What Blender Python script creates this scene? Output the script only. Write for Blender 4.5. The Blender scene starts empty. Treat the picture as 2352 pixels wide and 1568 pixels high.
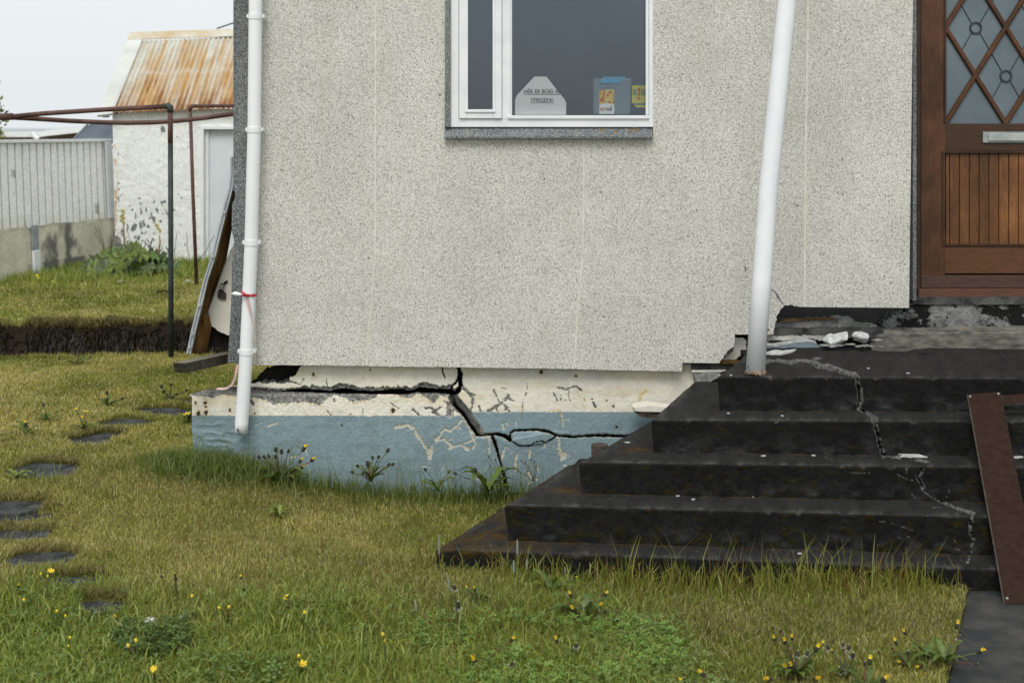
import bpy, bmesh, math, random
import numpy as np
from mathutils import Vector
rng = np.random.default_rng(7); random.seed(7)
C = bpy.context.scene.collection
S = bpy.context.scene

# ---------------------------------------------------------------- camera
F, HX, HY, H = 3200.0, 1176.0, 300.0, 1.9        # focal, centre and horizon in picture units, eye height
cam_d = bpy.data.cameras.new("camera"); cam = bpy.data.objects.new("camera", cam_d); C.objects.link(cam)
cam.location = (0, 0, H); cam.rotation_euler = (math.pi/2, 0, 0)
cam_d.sensor_width = 36; cam_d.lens = F/2352*36; cam_d.shift_y = -(784-HY)/2352
cam_d.clip_start = 0.1; cam_d.clip_end = 600
cam_d.dof.use_dof = True; cam_d.dof.focus_distance = 7.4; cam_d.dof.aperture_fstop = 4.5
S.camera = cam

# ---------------------------------------------------------------- sky and sun
SUN_EL, SUN_AZ = math.radians(52), math.radians(-170)   # azimuth of the sun as seen from +Y, behind and left of the camera
W = bpy.data.worlds.new("World"); S.world = W; W.use_nodes = True
nt = W.node_tree; nt.nodes.clear()
wo = nt.nodes.new('ShaderNodeOutputWorld'); bg = nt.nodes.new('ShaderNodeBackground')
sky = nt.nodes.new('ShaderNodeTexSky'); sky.sky_type = 'NISHITA'; sky.sun_disc = False
sky.sun_elevation = SUN_EL; sky.sun_rotation = math.radians(-170); sky.dust_density = 4; sky.air_density = 1
hs = nt.nodes.new('ShaderNodeHueSaturation'); hs.inputs['Saturation'].default_value = 0.25
mx = nt.nodes.new('ShaderNodeMix'); mx.data_type = 'RGBA'; mx.inputs['Factor'].default_value = 0.86
mx.inputs['B'].default_value = (6.55, 6.9, 7.1, 1)       # the even overcast layer
nt.links.new(sky.outputs[0], hs.inputs['Color']); nt.links.new(hs.outputs[0], mx.inputs['A'])
nt.links.new(mx.outputs['Result'], bg.inputs['Color']); bg.inputs['Strength'].default_value = 0.095
nt.links.new(bg.outputs[0], wo.inputs[0])
sl = bpy.data.lights.new("sun", 'SUN'); sl.energy = 1.3; sl.angle = math.radians(28); sl.color = (1, .96, .9)
so = bpy.data.objects.new("sun", sl); C.objects.link(so)
sd = Vector((math.sin(SUN_AZ)*math.cos(SUN_EL), math.cos(SUN_AZ)*math.cos(SUN_EL), math.sin(SUN_EL)))
so.rotation_euler = sd.to_track_quat('Z', 'Y').to_euler(); so.location = (-3, -3, 8)
S.view_settings.view_transform = 'Standard'; S.view_settings.look = 'None'
S.view_settings.exposure = 0.55; S.view_settings.gamma = 1
S.cycles.max_bounces = 6; S.cycles.transparent_max_bounces = 12

# ---------------------------------------------------------------- helpers
def P(x, y, Y):   # picture position at a depth -> world point
    return ((x-HX)/F*Y, Y, H-(y-HY)/F*Y)
def G(x, y, z):   # picture position on a level plane -> world point
    Y = (H-z)*F/(y-HY); return P(x, y, Y)
def proj(p):
    p = np.asarray(p); return HX+F*p[..., 0]/p[..., 1], HY+F*(H-p[..., 2])/p[..., 1]

def _hash(ix, iy, seed):
    n = (ix*374761393 + iy*668265263 + seed*1442695041) & 0x7fffffff
    n = (n ^ (n >> 13))*1274126177 & 0x7fffffff
    return ((n ^ (n >> 16)) & 0xffff)/65535.0
def vnoise(x, y, seed=0):
    x = np.asarray(x, float); y = np.asarray(y, float)
    ix = np.floor(x).astype(np.int64); iy = np.floor(y).astype(np.int64)
    fx = x-ix; fy = y-iy; fx = fx*fx*(3-2*fx); fy = fy*fy*(3-2*fy)
    a = _hash(ix, iy, seed); b = _hash(ix+1, iy, seed); c = _hash(ix, iy+1, seed); d = _hash(ix+1, iy+1, seed)
    return (a*(1-fx)+b*fx)*(1-fy)+(c*(1-fx)+d*fx)*fy
def fbm(x, y, seed=0, o=4):
    s = 0; a = .5; t = 0
    for k in range(o):
        s = s+a*vnoise(np.asarray(x)*2**k, np.asarray(y)*2**k, seed+k*17); t += a; a *= .5
    return s/t
def sm(a, b, x):
    t = np.clip((np.asarray(x, float)-a)/(b-a), 0, 1); return t*t*(3-2*t)
def dline(x, y, pts, wid=None):   # distance to a polyline (and the width interpolated along it)
    best = np.full(np.shape(x), 1e9); ww = np.zeros(np.shape(x))
    for i in range(len(pts)-1):
        ax, ay = pts[i][:2]; bx, by = pts[i+1][:2]; dx, dy = bx-ax, by-ay
        t = np.clip(((x-ax)*dx+(y-ay)*dy)/(dx*dx+dy*dy+1e-9), 0, 1)
        d = np.hypot(x-ax-t*dx, y-ay-t*dy); m = d < best
        best = np.where(m, d, best)
        if wid is not None: ww = np.where(m, wid[i]*(1-t)+wid[i+1]*t, ww)
    return (best, ww) if wid is not None else best
def inpoly(x, y, poly):
    r = np.zeros(np.shape(x), bool); n = len(poly)
    for i in range(n):
        x0, y0 = poly[i]; x1, y1 = poly[(i+1) % n]
        if y0 == y1: continue
        c = ((y0 > y) != (y1 > y)) & (x < (x1-x0)*(y-y0)/(y1-y0)+x0); r ^= c
    return r
def curve(pts, x):
    p = np.array(pts, float); return np.interp(x, p[:, 0], p[:, 1])

def setcol(me, cols):
    a = me.color_attributes.new('col', 'FLOAT_COLOR', 'POINT')
    c = np.ones((len(me.vertices), 4), np.float32); c[:, :3] = cols; a.data.foreach_set('color', c.ravel())
def link(name, me, mat, parent=None, loc=None):
    o = bpy.data.objects.new(name, me); C.objects.link(o)
    if mat is not None:
        for m in (mat if isinstance(mat, (list, tuple)) else [mat]): me.materials.append(m)
    if parent is not None: o.parent = parent
    if loc is not None: o.location = loc
    return o
def wloc(o):
    v = Vector((0, 0, 0))
    while o is not None: v = v+o.location; o = o.parent
    return v
def obj(name, verts, faces, mat, parent=None, cols=None, smooth=False, loc=None, mi=None):
    """one mesh object, vertices given in world space"""
    v = np.array(verts, float)
    base = wloc(parent) if parent is not None else Vector((0, 0, 0))
    if parent is None and loc is None:
        loc = ((v[:, 0].min()+v[:, 0].max())/2, (v[:, 1].min()+v[:, 1].max())/2, v[:, 2].min())
    off = Vector(loc) if loc is not None and parent is None else base
    v = v-np.array(off)
    me = bpy.data.meshes.new(name); me.from_pydata(v.tolist(), [], [tuple(f) for f in faces]); me.update()
    if cols is not None: setcol(me, np.asarray(cols)[:, :3])
    if smooth: me.polygons.foreach_set('use_smooth', [True]*len(me.polygons))
    if mi is not None: me.polygons.foreach_set('material_index', mi)
    return link(name, me, mat, parent, loc if parent is None else None)
class MB:
    def __init__(s): s.v = []; s.f = []
    def add(s, v, f):
        n = len(s.v); s.v += [tuple(p) for p in v]; s.f += [tuple(i+n for i in q) for q in f]; return s
    def box(s, x0, y0, z0, x1, y1, z1, b=0.0):
        if b <= 0:
            v = [(x, y, z) for x in (x0, x1) for y in (y0, y1) for z in (z0, z1)]
            return s.add(v, [(0, 1, 3, 2), (4, 6, 7, 5), (0, 4, 5, 1), (2, 3, 7, 6), (0, 2, 6, 4), (1, 5, 7, 3)])
        bm = bmesh.new(); r = bmesh.ops.create_cube(bm, size=1)
        for p in bm.verts:
            p.co = Vector(((x0+x1)/2+p.co.x*(x1-x0), (y0+y1)/2+p.co.y*(y1-y0), (z0+z1)/2+p.co.z*(z1-z0)))
        bmesh.ops.bevel(bm, geom=bm.edges[:], offset=b, segments=2, affect='EDGES', profile=.6)
        bm.verts.index_update()
        s.add([p.co[:] for p in bm.verts], [[q.index for q in f.verts] for f in bm.faces]); bm.free(); return s
    def pbox(s, x0, y0, x1, y1, Y, th, b=0.0):    # a box whose front face fills a picture rectangle at depth Y
        a = P(x0, y0, Y); c = P(x1, y1, Y)
        return s.box(a[0], Y, c[2], c[0], Y+th, a[2], b)
    def prism(s, poly, Y, th):                   # an upright slab with a drawn outline at depth Y
        n = len(poly); fr = [P(x, y, Y) for x, y in poly]; bk = [(p[0], p[1]+th, p[2]) for p in fr]
        from mathutils.geometry import tessellate_polygon
        tr = tessellate_polygon([[Vector((p[0], p[2], 0)) for p in fr]])
        area = sum(fr[i][0]*fr[(i+1) % n][2]-fr[(i+1) % n][0]*fr[i][2] for i in range(n))
        f = []
        for t in tr:
            a, b, c = [Vector(fr[i]) for i in t]; nn = (b-a).cross(c-a)
            if nn.y > 0: t = t[::-1]
            f.append(tuple(t)); f.append(tuple(i+n for i in t[::-1]))
        for i in range(n):
            j = (i+1) % n; f.append((i, i+n, j+n, j) if area > 0 else (i, j, j+n, i+n))
        return s.add(fr+bk, f)
    def tube(s, pts, r, n=12, cap=True):
        pts = [Vector(p) for p in pts]; rr = r if isinstance(r, (list, tuple)) else [r]*len(pts)
        v = []; f = []; up = None
        for i, p in enumerate(pts):
            d = (pts[min(i+1, len(pts)-1)]-pts[max(i-1, 0)]).normalized()
            if up is None: up = d.orthogonal().normalized()
            a = (up-d*up.dot(d)).normalized(); up = a; b = d.cross(a)
            for k in range(n):
                t = 2*math.pi*k/n; v.append(p+(a*math.cos(t)+b*math.sin(t))*rr[i])
        for i in range(len(pts)-1):
            for k in range(n):
                j = (k+1) % n; f.append((i*n+k, i*n+j, (i+1)*n+j, (i+1)*n+k))
        if cap: f.append(tuple(range(n))[::-1]); f.append(tuple((len(pts)-1)*n+k for k in range(n)))
        return s.add(v, f)
    def hexa(s, a, b):   # two quads (4 points each) joined
        return s.add(list(a)+list(b), [(0, 1, 2, 3), (7, 6, 5, 4), (0, 4, 5, 1), (1, 5, 6, 2), (2, 6, 7, 3), (3, 7, 4, 0)])
    def build(s, name, mat, parent=None, smooth=False, loc=None, cols=None):
        return obj(name, s.v, s.f, mat, parent, smooth=smooth, loc=loc, cols=cols)
def tag(o, label, cat, group=None, kind=None):
    o['label'] = label; o['category'] = cat
    if group: o['group'] = group
    if kind: o['kind'] = kind
    return o
def thing(name, loc, label, cat, group=None):
    o = bpy.data.objects.new(name, None); C.objects.link(o); o.location = loc; o.empty_display_size = .1
    return tag(o, label, cat, group)
def fixn(o):
    bm = bmesh.new(); bm.from_mesh(o.data); bmesh.ops.recalc_face_normals(bm, faces=bm.faces); bm.to_mesh(o.data); bm.free(); return o

# ---------------------------------------------------------------- materials
class NM:
    def __init__(s, name, rough=.8, spec=.3):
        s.m = bpy.data.materials.new(name); s.m.use_nodes = True; s.t = s.m.node_tree; s.n = s.t.nodes
        s.b = s.n['Principled BSDF']; s.b.inputs['Roughness'].default_value = rough
        s.b.inputs['Specular IOR Level'].default_value = spec
        s.tc = s.n.new('ShaderNodeTexCoord'); s.co = s.tc.outputs['Object']
    def map(s, scale):
        m = s.n.new('ShaderNodeMapping'); m.inputs['Scale'].default_value = scale; s.t.links.new(s.tc.outputs['Object'], m.inputs[0]); return m.outputs[0]
    def noise(s, scale, detail=4, rough=.6, co=None, dist=0):
        n = s.n.new('ShaderNodeTexNoise'); n.inputs['Scale'].default_value = scale; n.inputs['Detail'].default_value = detail
        n.inputs['Roughness'].default_value = rough; n.inputs['Distortion'].default_value = dist
        s.t.links.new(co or s.co, n.inputs['Vector']); return n.outputs['Fac']
    def voro(s, scale, co=None, out='Distance', feature='F1'):
        n = s.n.new('ShaderNodeTexVoronoi'); n.feature = feature; n.inputs['Scale'].default_value = scale
        s.t.links.new(co or s.co, n.inputs['Vector']); return n.outputs[out]
    def ramp(s, fac, stops):
        r = s.n.new('ShaderNodeValToRGB'); e = r.color_ramp.elements
        while len(e) < len(stops): e.new(.5)
        for k, (p, c) in enumerate(stops):
            e[k].position = p; c = (c, c, c) if not isinstance(c, (tuple, list)) else c; e[k].color = (*c[:3], 1)
        s.t.links.new(fac, r.inputs[0]); return r.outputs[0]
    def mix(s, f, a, b, mode='MIX'):
        m = s.n.new('ShaderNodeMix'); m.data_type = 'RGBA'; m.blend_type = mode
        for k, v in (('Factor', f), ('A', a), ('B', b)):
            if isinstance(v, (int, float)): m.inputs[k].default_value = v if k == 'Factor' else (v, v, v, 1)
            elif isinstance(v, tuple): m.inputs[k].default_value = (*v[:3], 1)
            else: s.t.links.new(v, m.inputs[k])
        return m.outputs['Result']
    def math(s, op, a, b=0.0):
        m = s.n.new('ShaderNodeMath'); m.operation = op
        for k, v in ((0, a), (1, b)):
            if isinstance(v, (int, float)): m.inputs[k].default_value = v
            else: s.t.links.new(v, m.inputs[k])
        return m.outputs[0]
    def attr(s, name='col'):
        a = s.n.new('ShaderNodeAttribute'); a.attribute_name = name; return a.outputs['Color']
    def sep(s, co=None):
        a = s.n.new('ShaderNodeSeparateXYZ'); s.t.links.new(co or s.co, a.inputs[0]); return a.outputs
    def col(s, c):
        if isinstance(c, tuple): s.b.inputs['Base Color'].default_value = (*c[:3], 1)
        else: s.t.links.new(c, s.b.inputs['Base Color'])
        return s
    def bump(s, h, dist=.002, strength=1.0):
        b = s.n.new('ShaderNodeBump'); b.inputs['Distance'].default_value = dist; b.inputs['Strength'].default_value = strength
        s.t.links.new(h, b.inputs['Height']); s.t.links.new(b.outputs[0], s.b.inputs['Normal']); return s
def simple(name, c1, c2, scale=8, rough=.8, spec=.3, bs=120, bd=.001, stretch=None, lo=.35, hi=.65):
    m = NM(name, rough, spec); co = m.map(stretch) if stretch else None
    m.col(m.ramp(m.noise(scale, 6, .65, co), [(lo, c1), (hi, c2)])); m.bump(m.noise(bs, 4, .6, co), bd); return m.m

def pebble(name, cols, macro=((.40, .86), (.62, 1.08)), scale=150):
    m = NM(name, .9, .15)
    cell = m.sep(m.voro(scale, out='Color'))[0]
    n2 = m.noise(70, 4, .75)
    base = m.ramp(cell, cols)
    pit = m.ramp(m.noise(135, 4, .8), [(.36, .40), (.45, .92), (.6, 1.07)])
    c = m.mix(1.0, base, pit, 'MULTIPLY')
    c = m.mix(1.0, c, m.ramp(m.noise(1.6, 5, .6), [macro[0], macro[1]]), 'MULTIPLY')
    # rain streaks and grime
    c = m.mix(m.ramp(m.noise(2.2, 5, .6, m.map((6, 1, .7))), [(.5, 0.0), (.8, .18)]), c, (.46, .42, .32))
    c = m.mix(m.ramp(m.voro(7.5), [(.035, .75), (.06, 0.0)]), c, (.16, .13, .09))
    c = m.mix(1.0, c, m.ramp(m.noise(5.5, 3, .5), [(.35, (.97, .96, .94)), (.65, (1.03, 1.025, 1.01))]), 'MULTIPLY')
    m.col(c); m.bump(m.math('ADD', m.noise(135, 4, .8), m.voro(scale)), .005, .7); return m.m
M = {}
M['pebble'] = pebble('pebbledash', [(0, (.24, .225, .19)), (.07, (.42, .405, .36)), (.2, (.65, .63, .575)), (.7, (.75, .735, .685)), (1, (.86, .85, .81))], macro=((.38, .94), (.62, 1.04)), scale=230)
M['aggregate'] = pebble('grey_aggregate', [(0, (.05, .06, .065)), (.35, (.13, .15, .16)), (.7, (.24, .265, .275)), (1, (.42, .45, .44))], scale=260)
M['pvc'] = simple('white_plastic', (.76, .79, .81), (.85, .87, .88), 3, .42, .4, 30, .0003)
M['frame'] = simple('white_painted_frame', (.70, .73, .75), (.82, .84, .85), 6, .5, .4, 60, .0006)
M['post'] = simple('white_painted_post', (.74, .77, .80), (.83, .85, .87), 5, .45, .4, 160, .001)
M['cream'] = simple('cream_joint', (.68, .64, .55), (.80, .77, .68), 12)
M['seam'] = simple('panel_seam', (.60, .57, .48), (.76, .73, .64), 30)
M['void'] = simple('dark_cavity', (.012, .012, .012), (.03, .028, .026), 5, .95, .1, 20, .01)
M['concrete'] = simple('broken_concrete', (.11, .115, .115), (.34, .335, .31), 14, .9, .2, 60, .008)
M['concrete_dark'] = simple('dark_concrete', (.025, .026, .027), (.12, .118, .112), 11, .9, .2, 60, .008)  # darker version of the broken concrete
M['curb'] = simple('worn_curb', (.06, .06, .055), (.22, .205, .17), 9, .9, .2, 90, .003, (1, 1, 3))
M['whitechip'] = simple('white_plaster', (.30, .31, .31), (.62, .62, .60), 40, .8, .2, 80, .002)
M['blue'] = simple('blue_paint', (.155, .205, .235), (.21, .265, .295), 14, .7, .3, 80, .002)
M['brown_board'] = simple('brown_coated_board', (.024, .0125, .009), (.038, .021, .016), 30, .75, .06, 300, .0003)
M['board_edge'] = simple('board_edge', (.07, .06, .05), (.2, .18, .15), 40)
M['timber'] = simple('weathered_timber', (.035, .03, .022), (.11, .095, .07), 5, .9, .2, 60, .002, (2, 14, 14))
M['timber_top'] = simple('timber_lit_face', (.13, .12, .095), (.22, .2, .16), 5, .9, .2, 60, .002, (2, 14, 14))  # brighter copy of the timber, skylight on the top face put into colour
M['insul'] = simple('brown_insulation', (.045, .022, .008), (.21, .115, .035), 5, .9, .1, 40, .004, (3, 3, 1))
M['metal'] = simple('aluminium_edge', (.30, .33, .35), (.48, .51, .53), 9, .45, .5, 80, .0005)
M['galv'] = simple('galvanised_steel', (.22, .25, .26), (.33, .36, .37), 9, .5, .5, 80, .0005)
M['brownpipe'] = simple('rusty_brown_pipe', (.07, .035, .028), (.15, .085, .07), 6, .65, .3, 60, .001)
M['greenpipe'] = simple('dark_green_pipe', (.018, .028, .028), (.05, .065, .062), 8, .55, .35, 60, .001)
M['soil'] = simple('bare_soil', (.010, .008, .005), (.055, .040, .022), 18, .95, .05, 40, .02)
M['slab'] = simple('wet_dark_slab', (.016, .017, .018), (.075, .078, .08), 14, .85, .15, 70, .004)
M['path'] = simple('dark_path_concrete', (.028, .030, .032), (.085, .08, .07), 6, .8, .25, 120, .002, (1, 1, 1), .42, .78)
M['flint'] = simple('white_stone', (.5, .48, .42), (.7, .68, .62), 20)

def paint_mat(name, bs=60, bd=.002, rough=.75, var=.18, fine=140):
    m = NM(name, rough, .3); a = m.attr()
    v = m.ramp(m.noise(9, 6, .65), [(.3, 1-var), (.7, 1+var)])
    f = m.ramp(m.noise(fine, 4, .7), [(.3, .8), (.7, 1.18)])
    m.col(m.mix(1.0, m.mix(1.0, a, v, 'MULTIPLY'), f, 'MULTIPLY')); m.bump(m.noise(bs, 6, .65), bd); return m.m
M['plinth'] = paint_mat('painted_foundation', 45, .003, .7, .07)
def step_mat():
    m = NM('mossy_black_concrete', .9, .12); a = m.attr()
    v = m.ramp(m.noise(7, 6, .7), [(.3, .82), (.7, 1.2)])
    f = m.ramp(m.noise(210, 3, .8), [(.3, .55), (.56, 1.1), (.74, 1.9)])
    sp = m.ramp(m.voro(60), [(.0, 1), (.10, 0)])
    keep = m.ramp(m.noise(5, 4, .6), [(.52, 0.0), (.68, 1.0)])
    v = m.mix(1.0, v, m.ramp(m.noise(42, 4, .7), [(.3, .75), (.7, 1.3)]), 'MULTIPLY')
    c = m.mix(1.0, m.mix(1.0, a, v, 'MULTIPLY'), f, 'MULTIPLY')
    c = m.mix(m.math('MULTIPLY', sp, keep), c, (.22, .22, .21))
    m.col(c); m.bump(m.noise(110, 6, .8), .010); return m.m
M['step'] = step_mat()
def foliage(name, gloss=.12, trans=.38):
    m = bpy.data.materials.new(name); m.use_nodes = True; t = m.node_tree; t.nodes.clear()
    a = t.nodes.new('ShaderNodeAttribute'); a.attribute_name = 'col'
    d = t.nodes.new('ShaderNodeBsdfDiffuse'); tr = t.nodes.new('ShaderNodeBsdfTranslucent')
    g = t.nodes.new('ShaderNodeBsdfGlossy'); g.inputs['Roughness'].default_value = .45
    m1 = t.nodes.new('ShaderNodeMixShader'); m1.inputs[0].default_value = trans
    m2 = t.nodes.new('ShaderNodeMixShader'); m2.inputs[0].default_value = gloss*.35
    o = t.nodes.new('ShaderNodeOutputMaterial')
    t.links.new(a.outputs['Color'], d.inputs[0]); t.links.new(a.outputs['Color'], tr.inputs[0])
    t.links.new(d.outputs[0], m1.inputs[1]); t.links.new(tr.outputs[0], m1.inputs[2])
    t.links.new(m1.outputs[0], m2.inputs[1]); t.links.new(g.outputs[0], m2.inputs[2]); t.links.new(m2.outputs[0], o.inputs[0]); return m
M['grass'] = foliage('grass_blades'); M['leaf'] = foliage('leaf', .12, .28)
def flat(name, c, rough=.7): m = NM(name, rough); m.col(m.ramp(m.noise(60, 3), [(.3, tuple(k*.8 for k in c)), (.7, tuple(min(1, k*1.15) for k in c))])); return m.m
M['yellow'] = flat('yellow_petals', (.72, .54, .04)); M['stem'] = flat('green_stem', (.10, .12, .045)); M['redstem'] = flat('reddish_stem', (.11, .055, .04))
M['bud'] = flat('dark_bud', (.035, .036, .022)); M['fluff'] = flat('white_pappus', (.40, .40, .33)); M['spike'] = flat('grey_grass_spike', (.20, .23, .21))
M['black'] = flat('black_ink', (.02, .025, .03)); M['red'] = flat('red_tape', (.5, .05, .05), .5); M['pink'] = flat('pale_tape', (.62, .42, .40), .5)
M['paper'] = simple('white_paper', (.90, .92, .93), (.93, .95, .96), 8); M['ylw'] = flat('yellow_card', (.72, .66, .15)); M['teal'] = flat('teal_print', (.05, .22, .22)); M['orange'] = flat('orange_print', (.65, .15, .04))
M['lid'] = flat('light_blue_lid', (.08, .45, .75), .4)
def pane(name, tint=(.9, .93, .95), ior=1.5, extra=.0):
    m = bpy.data.materials.new(name); m.use_nodes = True; t = m.node_tree; t.nodes.clear()
    fr = t.nodes.new('ShaderNodeFresnel'); fr.inputs[0].default_value = ior
    ad = t.nodes.new('ShaderNodeMath'); ad.operation = 'ADD'; ad.inputs[1].default_value = extra
    tr = t.nodes.new('ShaderNodeBsdfTransparent'); tr.inputs[0].default_value = (*tint, 1)
    g = t.nodes.new('ShaderNodeBsdfGlossy'); g.inputs['Roughness'].default_value = .03
    x = t.nodes.new('ShaderNodeMixShader'); o = t.nodes.new('ShaderNodeOutputMaterial')
    t.links.new(fr.outputs[0], ad.inputs[0]); t.links.new(ad.outputs[0], x.inputs[0]); t.links.new(tr.outputs[0], x.inputs[1]); t.links.new(g.outputs[0], x.inputs[2]); t.links.new(x.outputs[0], o.inputs[0]); return m
M['glass'] = pane('window_glass', (.99, 1, 1), 1.45, .012)
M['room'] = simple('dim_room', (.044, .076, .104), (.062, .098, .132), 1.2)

def wood_mat():
    m = NM('varnished_door_wood', .5, .35); a = m.attr()
    co = m.map((14, 14, 1.3))
    g = m.noise(6, 8, .7, co, 1.5); g2 = m.noise(30, 5, .7, m.map((14, 14, .6)))
    c = m.ramp(g, [(.25, (.35, .33, .3)), (.5, (.95, .95, .95)), (.75, (1.35, 1.3, 1.2))])
    c2 = m.ramp(g2, [(.3, .75), (.7, 1.2)])
    blot = m.ramp(m.noise(4, 4, .6), [(.35, .55), (.65, 1.15)])
    m.col(m.mix(1.0, m.mix(1.0, m.mix(1.0, a, c, 'MULTIPLY'), c2, 'MULTIPLY'), blot, 'MULTIPLY')); m.bump(g2, .0006); return m.m
M['wood'] = wood_mat()
def wood_h():
    m = NM('varnished_rail_wood', .5, .35); a = m.attr()
    g = m.noise(6, 8, .7, m.map((1.3, 14, 14)), 1.5); g2 = m.noise(30, 5, .7, m.map((.6, 14, 14)))
    c = m.ramp(g, [(.25, (.4, .37, .33)), (.5, .95), (.75, 1.3)]); c2 = m.ramp(g2, [(.3, .75), (.7, 1.2)])
    m.col(m.mix(1.0, m.mix(1.0, a, c, 'MULTIPLY'), c2, 'MULTIPLY')); m.bump(g2, .0006); return m.m
M['woodh'] = wood_h()
def leaded():
    m = NM('frosted_leaded_glass', .25, .6)
    m.col(m.ramp(m.noise(3, 4, .6), [(.3, (.085, .115, .135)), (.7, (.14, .18, .20))])); m.bump(m.noise(90, 3), .0008); return m.m
M['leaded'] = leaded(); M['lead'] = flat('lead_came', (.045, .055, .075))

# ---------------------------------------------------------------- the ground
def scarp(x):    # where the torn turf edge runs
    return 11.2+.18*(fbm(np.asarray(x)*1.3+3, np.asarray(x)*0, 5, 5)-.5)*2+.10*np.sin(np.asarray(x)*1.7)+.10*(fbm(np.asarray(x)*7, np.asarray(x)*0+4, 6, 3)-.5)*2
SLABS = [[(400,925),(440,918),(475,921),(440,931)], [(304,948),(335,939),(385,937),(440,942),(455,949),(400,957),(350,954)],
 [(218,978),(270,963),(313,963),(350,968),(355,976),(300,981),(238,985)], [(145,1012),(240,995),(265,996),(285,1000),(260,1009),(233,1021),(175,1019)],
 [(15,1083),(83,1064),(173,1068),(180,1076),(155,1095),(50,1095)], [(-50,1152),(100,1153),(92,1166),(40,1177),(-50,1173)],
 [(-50,1186),(60,1181),(137,1179),(100,1186),(50,1193),(-50,1197)], [(-50,1220),(113,1218),(108,1233),(54,1240),(-50,1240)],
 [(17,1286),(54,1272),(151,1267),(175,1276),(162,1286),(67,1297),(32,1297)], [(113,1334),(140,1326),(229,1325),(224,1337),(189,1349),(129,1348)],
 [(175,1385),(226,1380),(291,1384),(283,1396),(226,1406),(199,1402)]]
def hgt(x, y, raw=False):
    x = np.asarray(x, float); y = np.asarray(y, float)
    h = -.03-.05*sm(6.0, 7.6, y)*sm(-1.6, -.4, x)*(1-sm(8.5, 10, y)) + .13*sm(-.6, -1.9, x)*sm(5.2, 7.4, y)
    h = h + .02*(fbm(x*1.1, y*1.1, 3)-.5)*2*sm(60, 20, y) + (fbm(x*5, y*5, 9, 3)-.5)*.018
    ys = scarp(x); up = sm(ys+.02, ys+.16, y)
    lip = np.exp(-((y-ys-.16)/.25)**2)*.04*(y > ys+.06)
    hole = np.exp(-((y-ys+.05)/.12)**2)*.05
    wob = (fbm(x*11, y*11, 21, 4)-.5)*.26*np.exp(-((y-ys-.08)/.09)**2)
    h = h + up*.195 + lip*.6 + .05*sm(.6, -.2, x)*sm(5.2, 5.6, y)*(1-sm(6.0, 6.6, y)) - hole + wob*.6
    return h
ZS = []
for s in SLABS:
    c = np.mean(s, 0); z = 0.
    for k in range(8): p = G(c[0], c[1], z); z = float(hgt(p[0], p[1]))-.004
    ZS.append(z)
def slabmask(x, y, grow=0):
    m = np.zeros(np.shape(x), bool)
    for s, z in zip(SLABS, ZS):
        c = np.mean(s, 0)
        q = [G(c[0]+(a-c[0])*(1+grow), c[1]+(b-c[1])*(1+grow), z)[:2] for a, b in s]
        m |= inpoly(x, y, q)
    return m
def ground_y():
    a = list(np.arange(-6, 3.8, .4))+list(np.arange(3.8, 9, .035))+list(np.arange(9, 10.8, .07))+list(np.arange(10.8, 11.7, .012))+list(np.arange(11.7, 18.5, .08))
    y = 18.5; d = .2
    while y < 260: a.append(y); d *= 1.12; y += d
    a.append(300); return np.array(a)
def ground_x():
    a = list(np.arange(-5.6, 3.6, .035)); l = []; x = -5.6; d = .06
    while x > -200: d *= 1.2; x -= d; l.append(x)
    r = []; x = 3.6; d = .06
    while x < 200: d *= 1.2; x += d; r.append(x)
    return np.array(l[::-1]+a+r)
gx, gy = ground_x(), ground_y(); XX, YY = np.meshgrid(gx, gy)
near = np.exp(-((YY-11.25)/.5)**2); YW = YY+(scarp(XX)-11.2)*near
ZZ = hgt(XX, YW); ZZ = np.where(slabmask(XX, YW, .14), ZZ-.045, ZZ)
ZZ = np.where((XX > 1.45) & (YW < 6.0) & (XX > 1.45+(YW-4.55)*.22), np.minimum(ZZ, -.06), ZZ)
ny, nx = XX.shape; idx = np.arange(nx*ny).reshape(ny, nx)
gf = np.stack([idx[:-1, :-1], idx[:-1, 1:], idx[1:, 1:], idx[1:, :-1]], -1).reshape(-1, 4)
def grasscol(x, y):
    px, py = proj(np.stack([x, y, 0*x], -1))
    dry = fbm(x*1.1+2, y*1.1, 41, 4); d2 = fbm(x*4.5, y*4.5, 43, 3)
    t = sm(.36, .66, dry*.6+d2*.4)
    g = np.array([.270, .300, .044]); o = np.array([.470, .425, .108]); r = np.array([.050, .100, .018])
    c = g*(1-t)[:, None]+o*t[:, None]
    return c, px, py
gc, _, _ = grasscol(XX.ravel(), YW.ravel()); gc = gc*.34
sc = ((YW > scarp(XX)-.10) & (YW < scarp(XX)+.17)).ravel()
soilc = np.array([.022, .015, .009])*(0.5+1.5*fbm(XX.ravel()*9, YW.ravel()*3+ZZ.ravel()*22, 2))[:, None]
gc[sc] = soilc[sc]
inh = ((XX > -1.2) & (YW > 7.55) & (YW < 15)).ravel(); gc[inh] = (.02, .018, .015)
M['lawn'] = paint_mat('turf_soil', 90, .02, .95, .35, 60)
o = obj('lawn', np.stack([XX, YW, ZZ], -1).reshape(-1, 3), gf, M['lawn'], cols=gc, smooth=True, loc=(0, 0, 0)); o['kind'] = 'structure'
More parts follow.
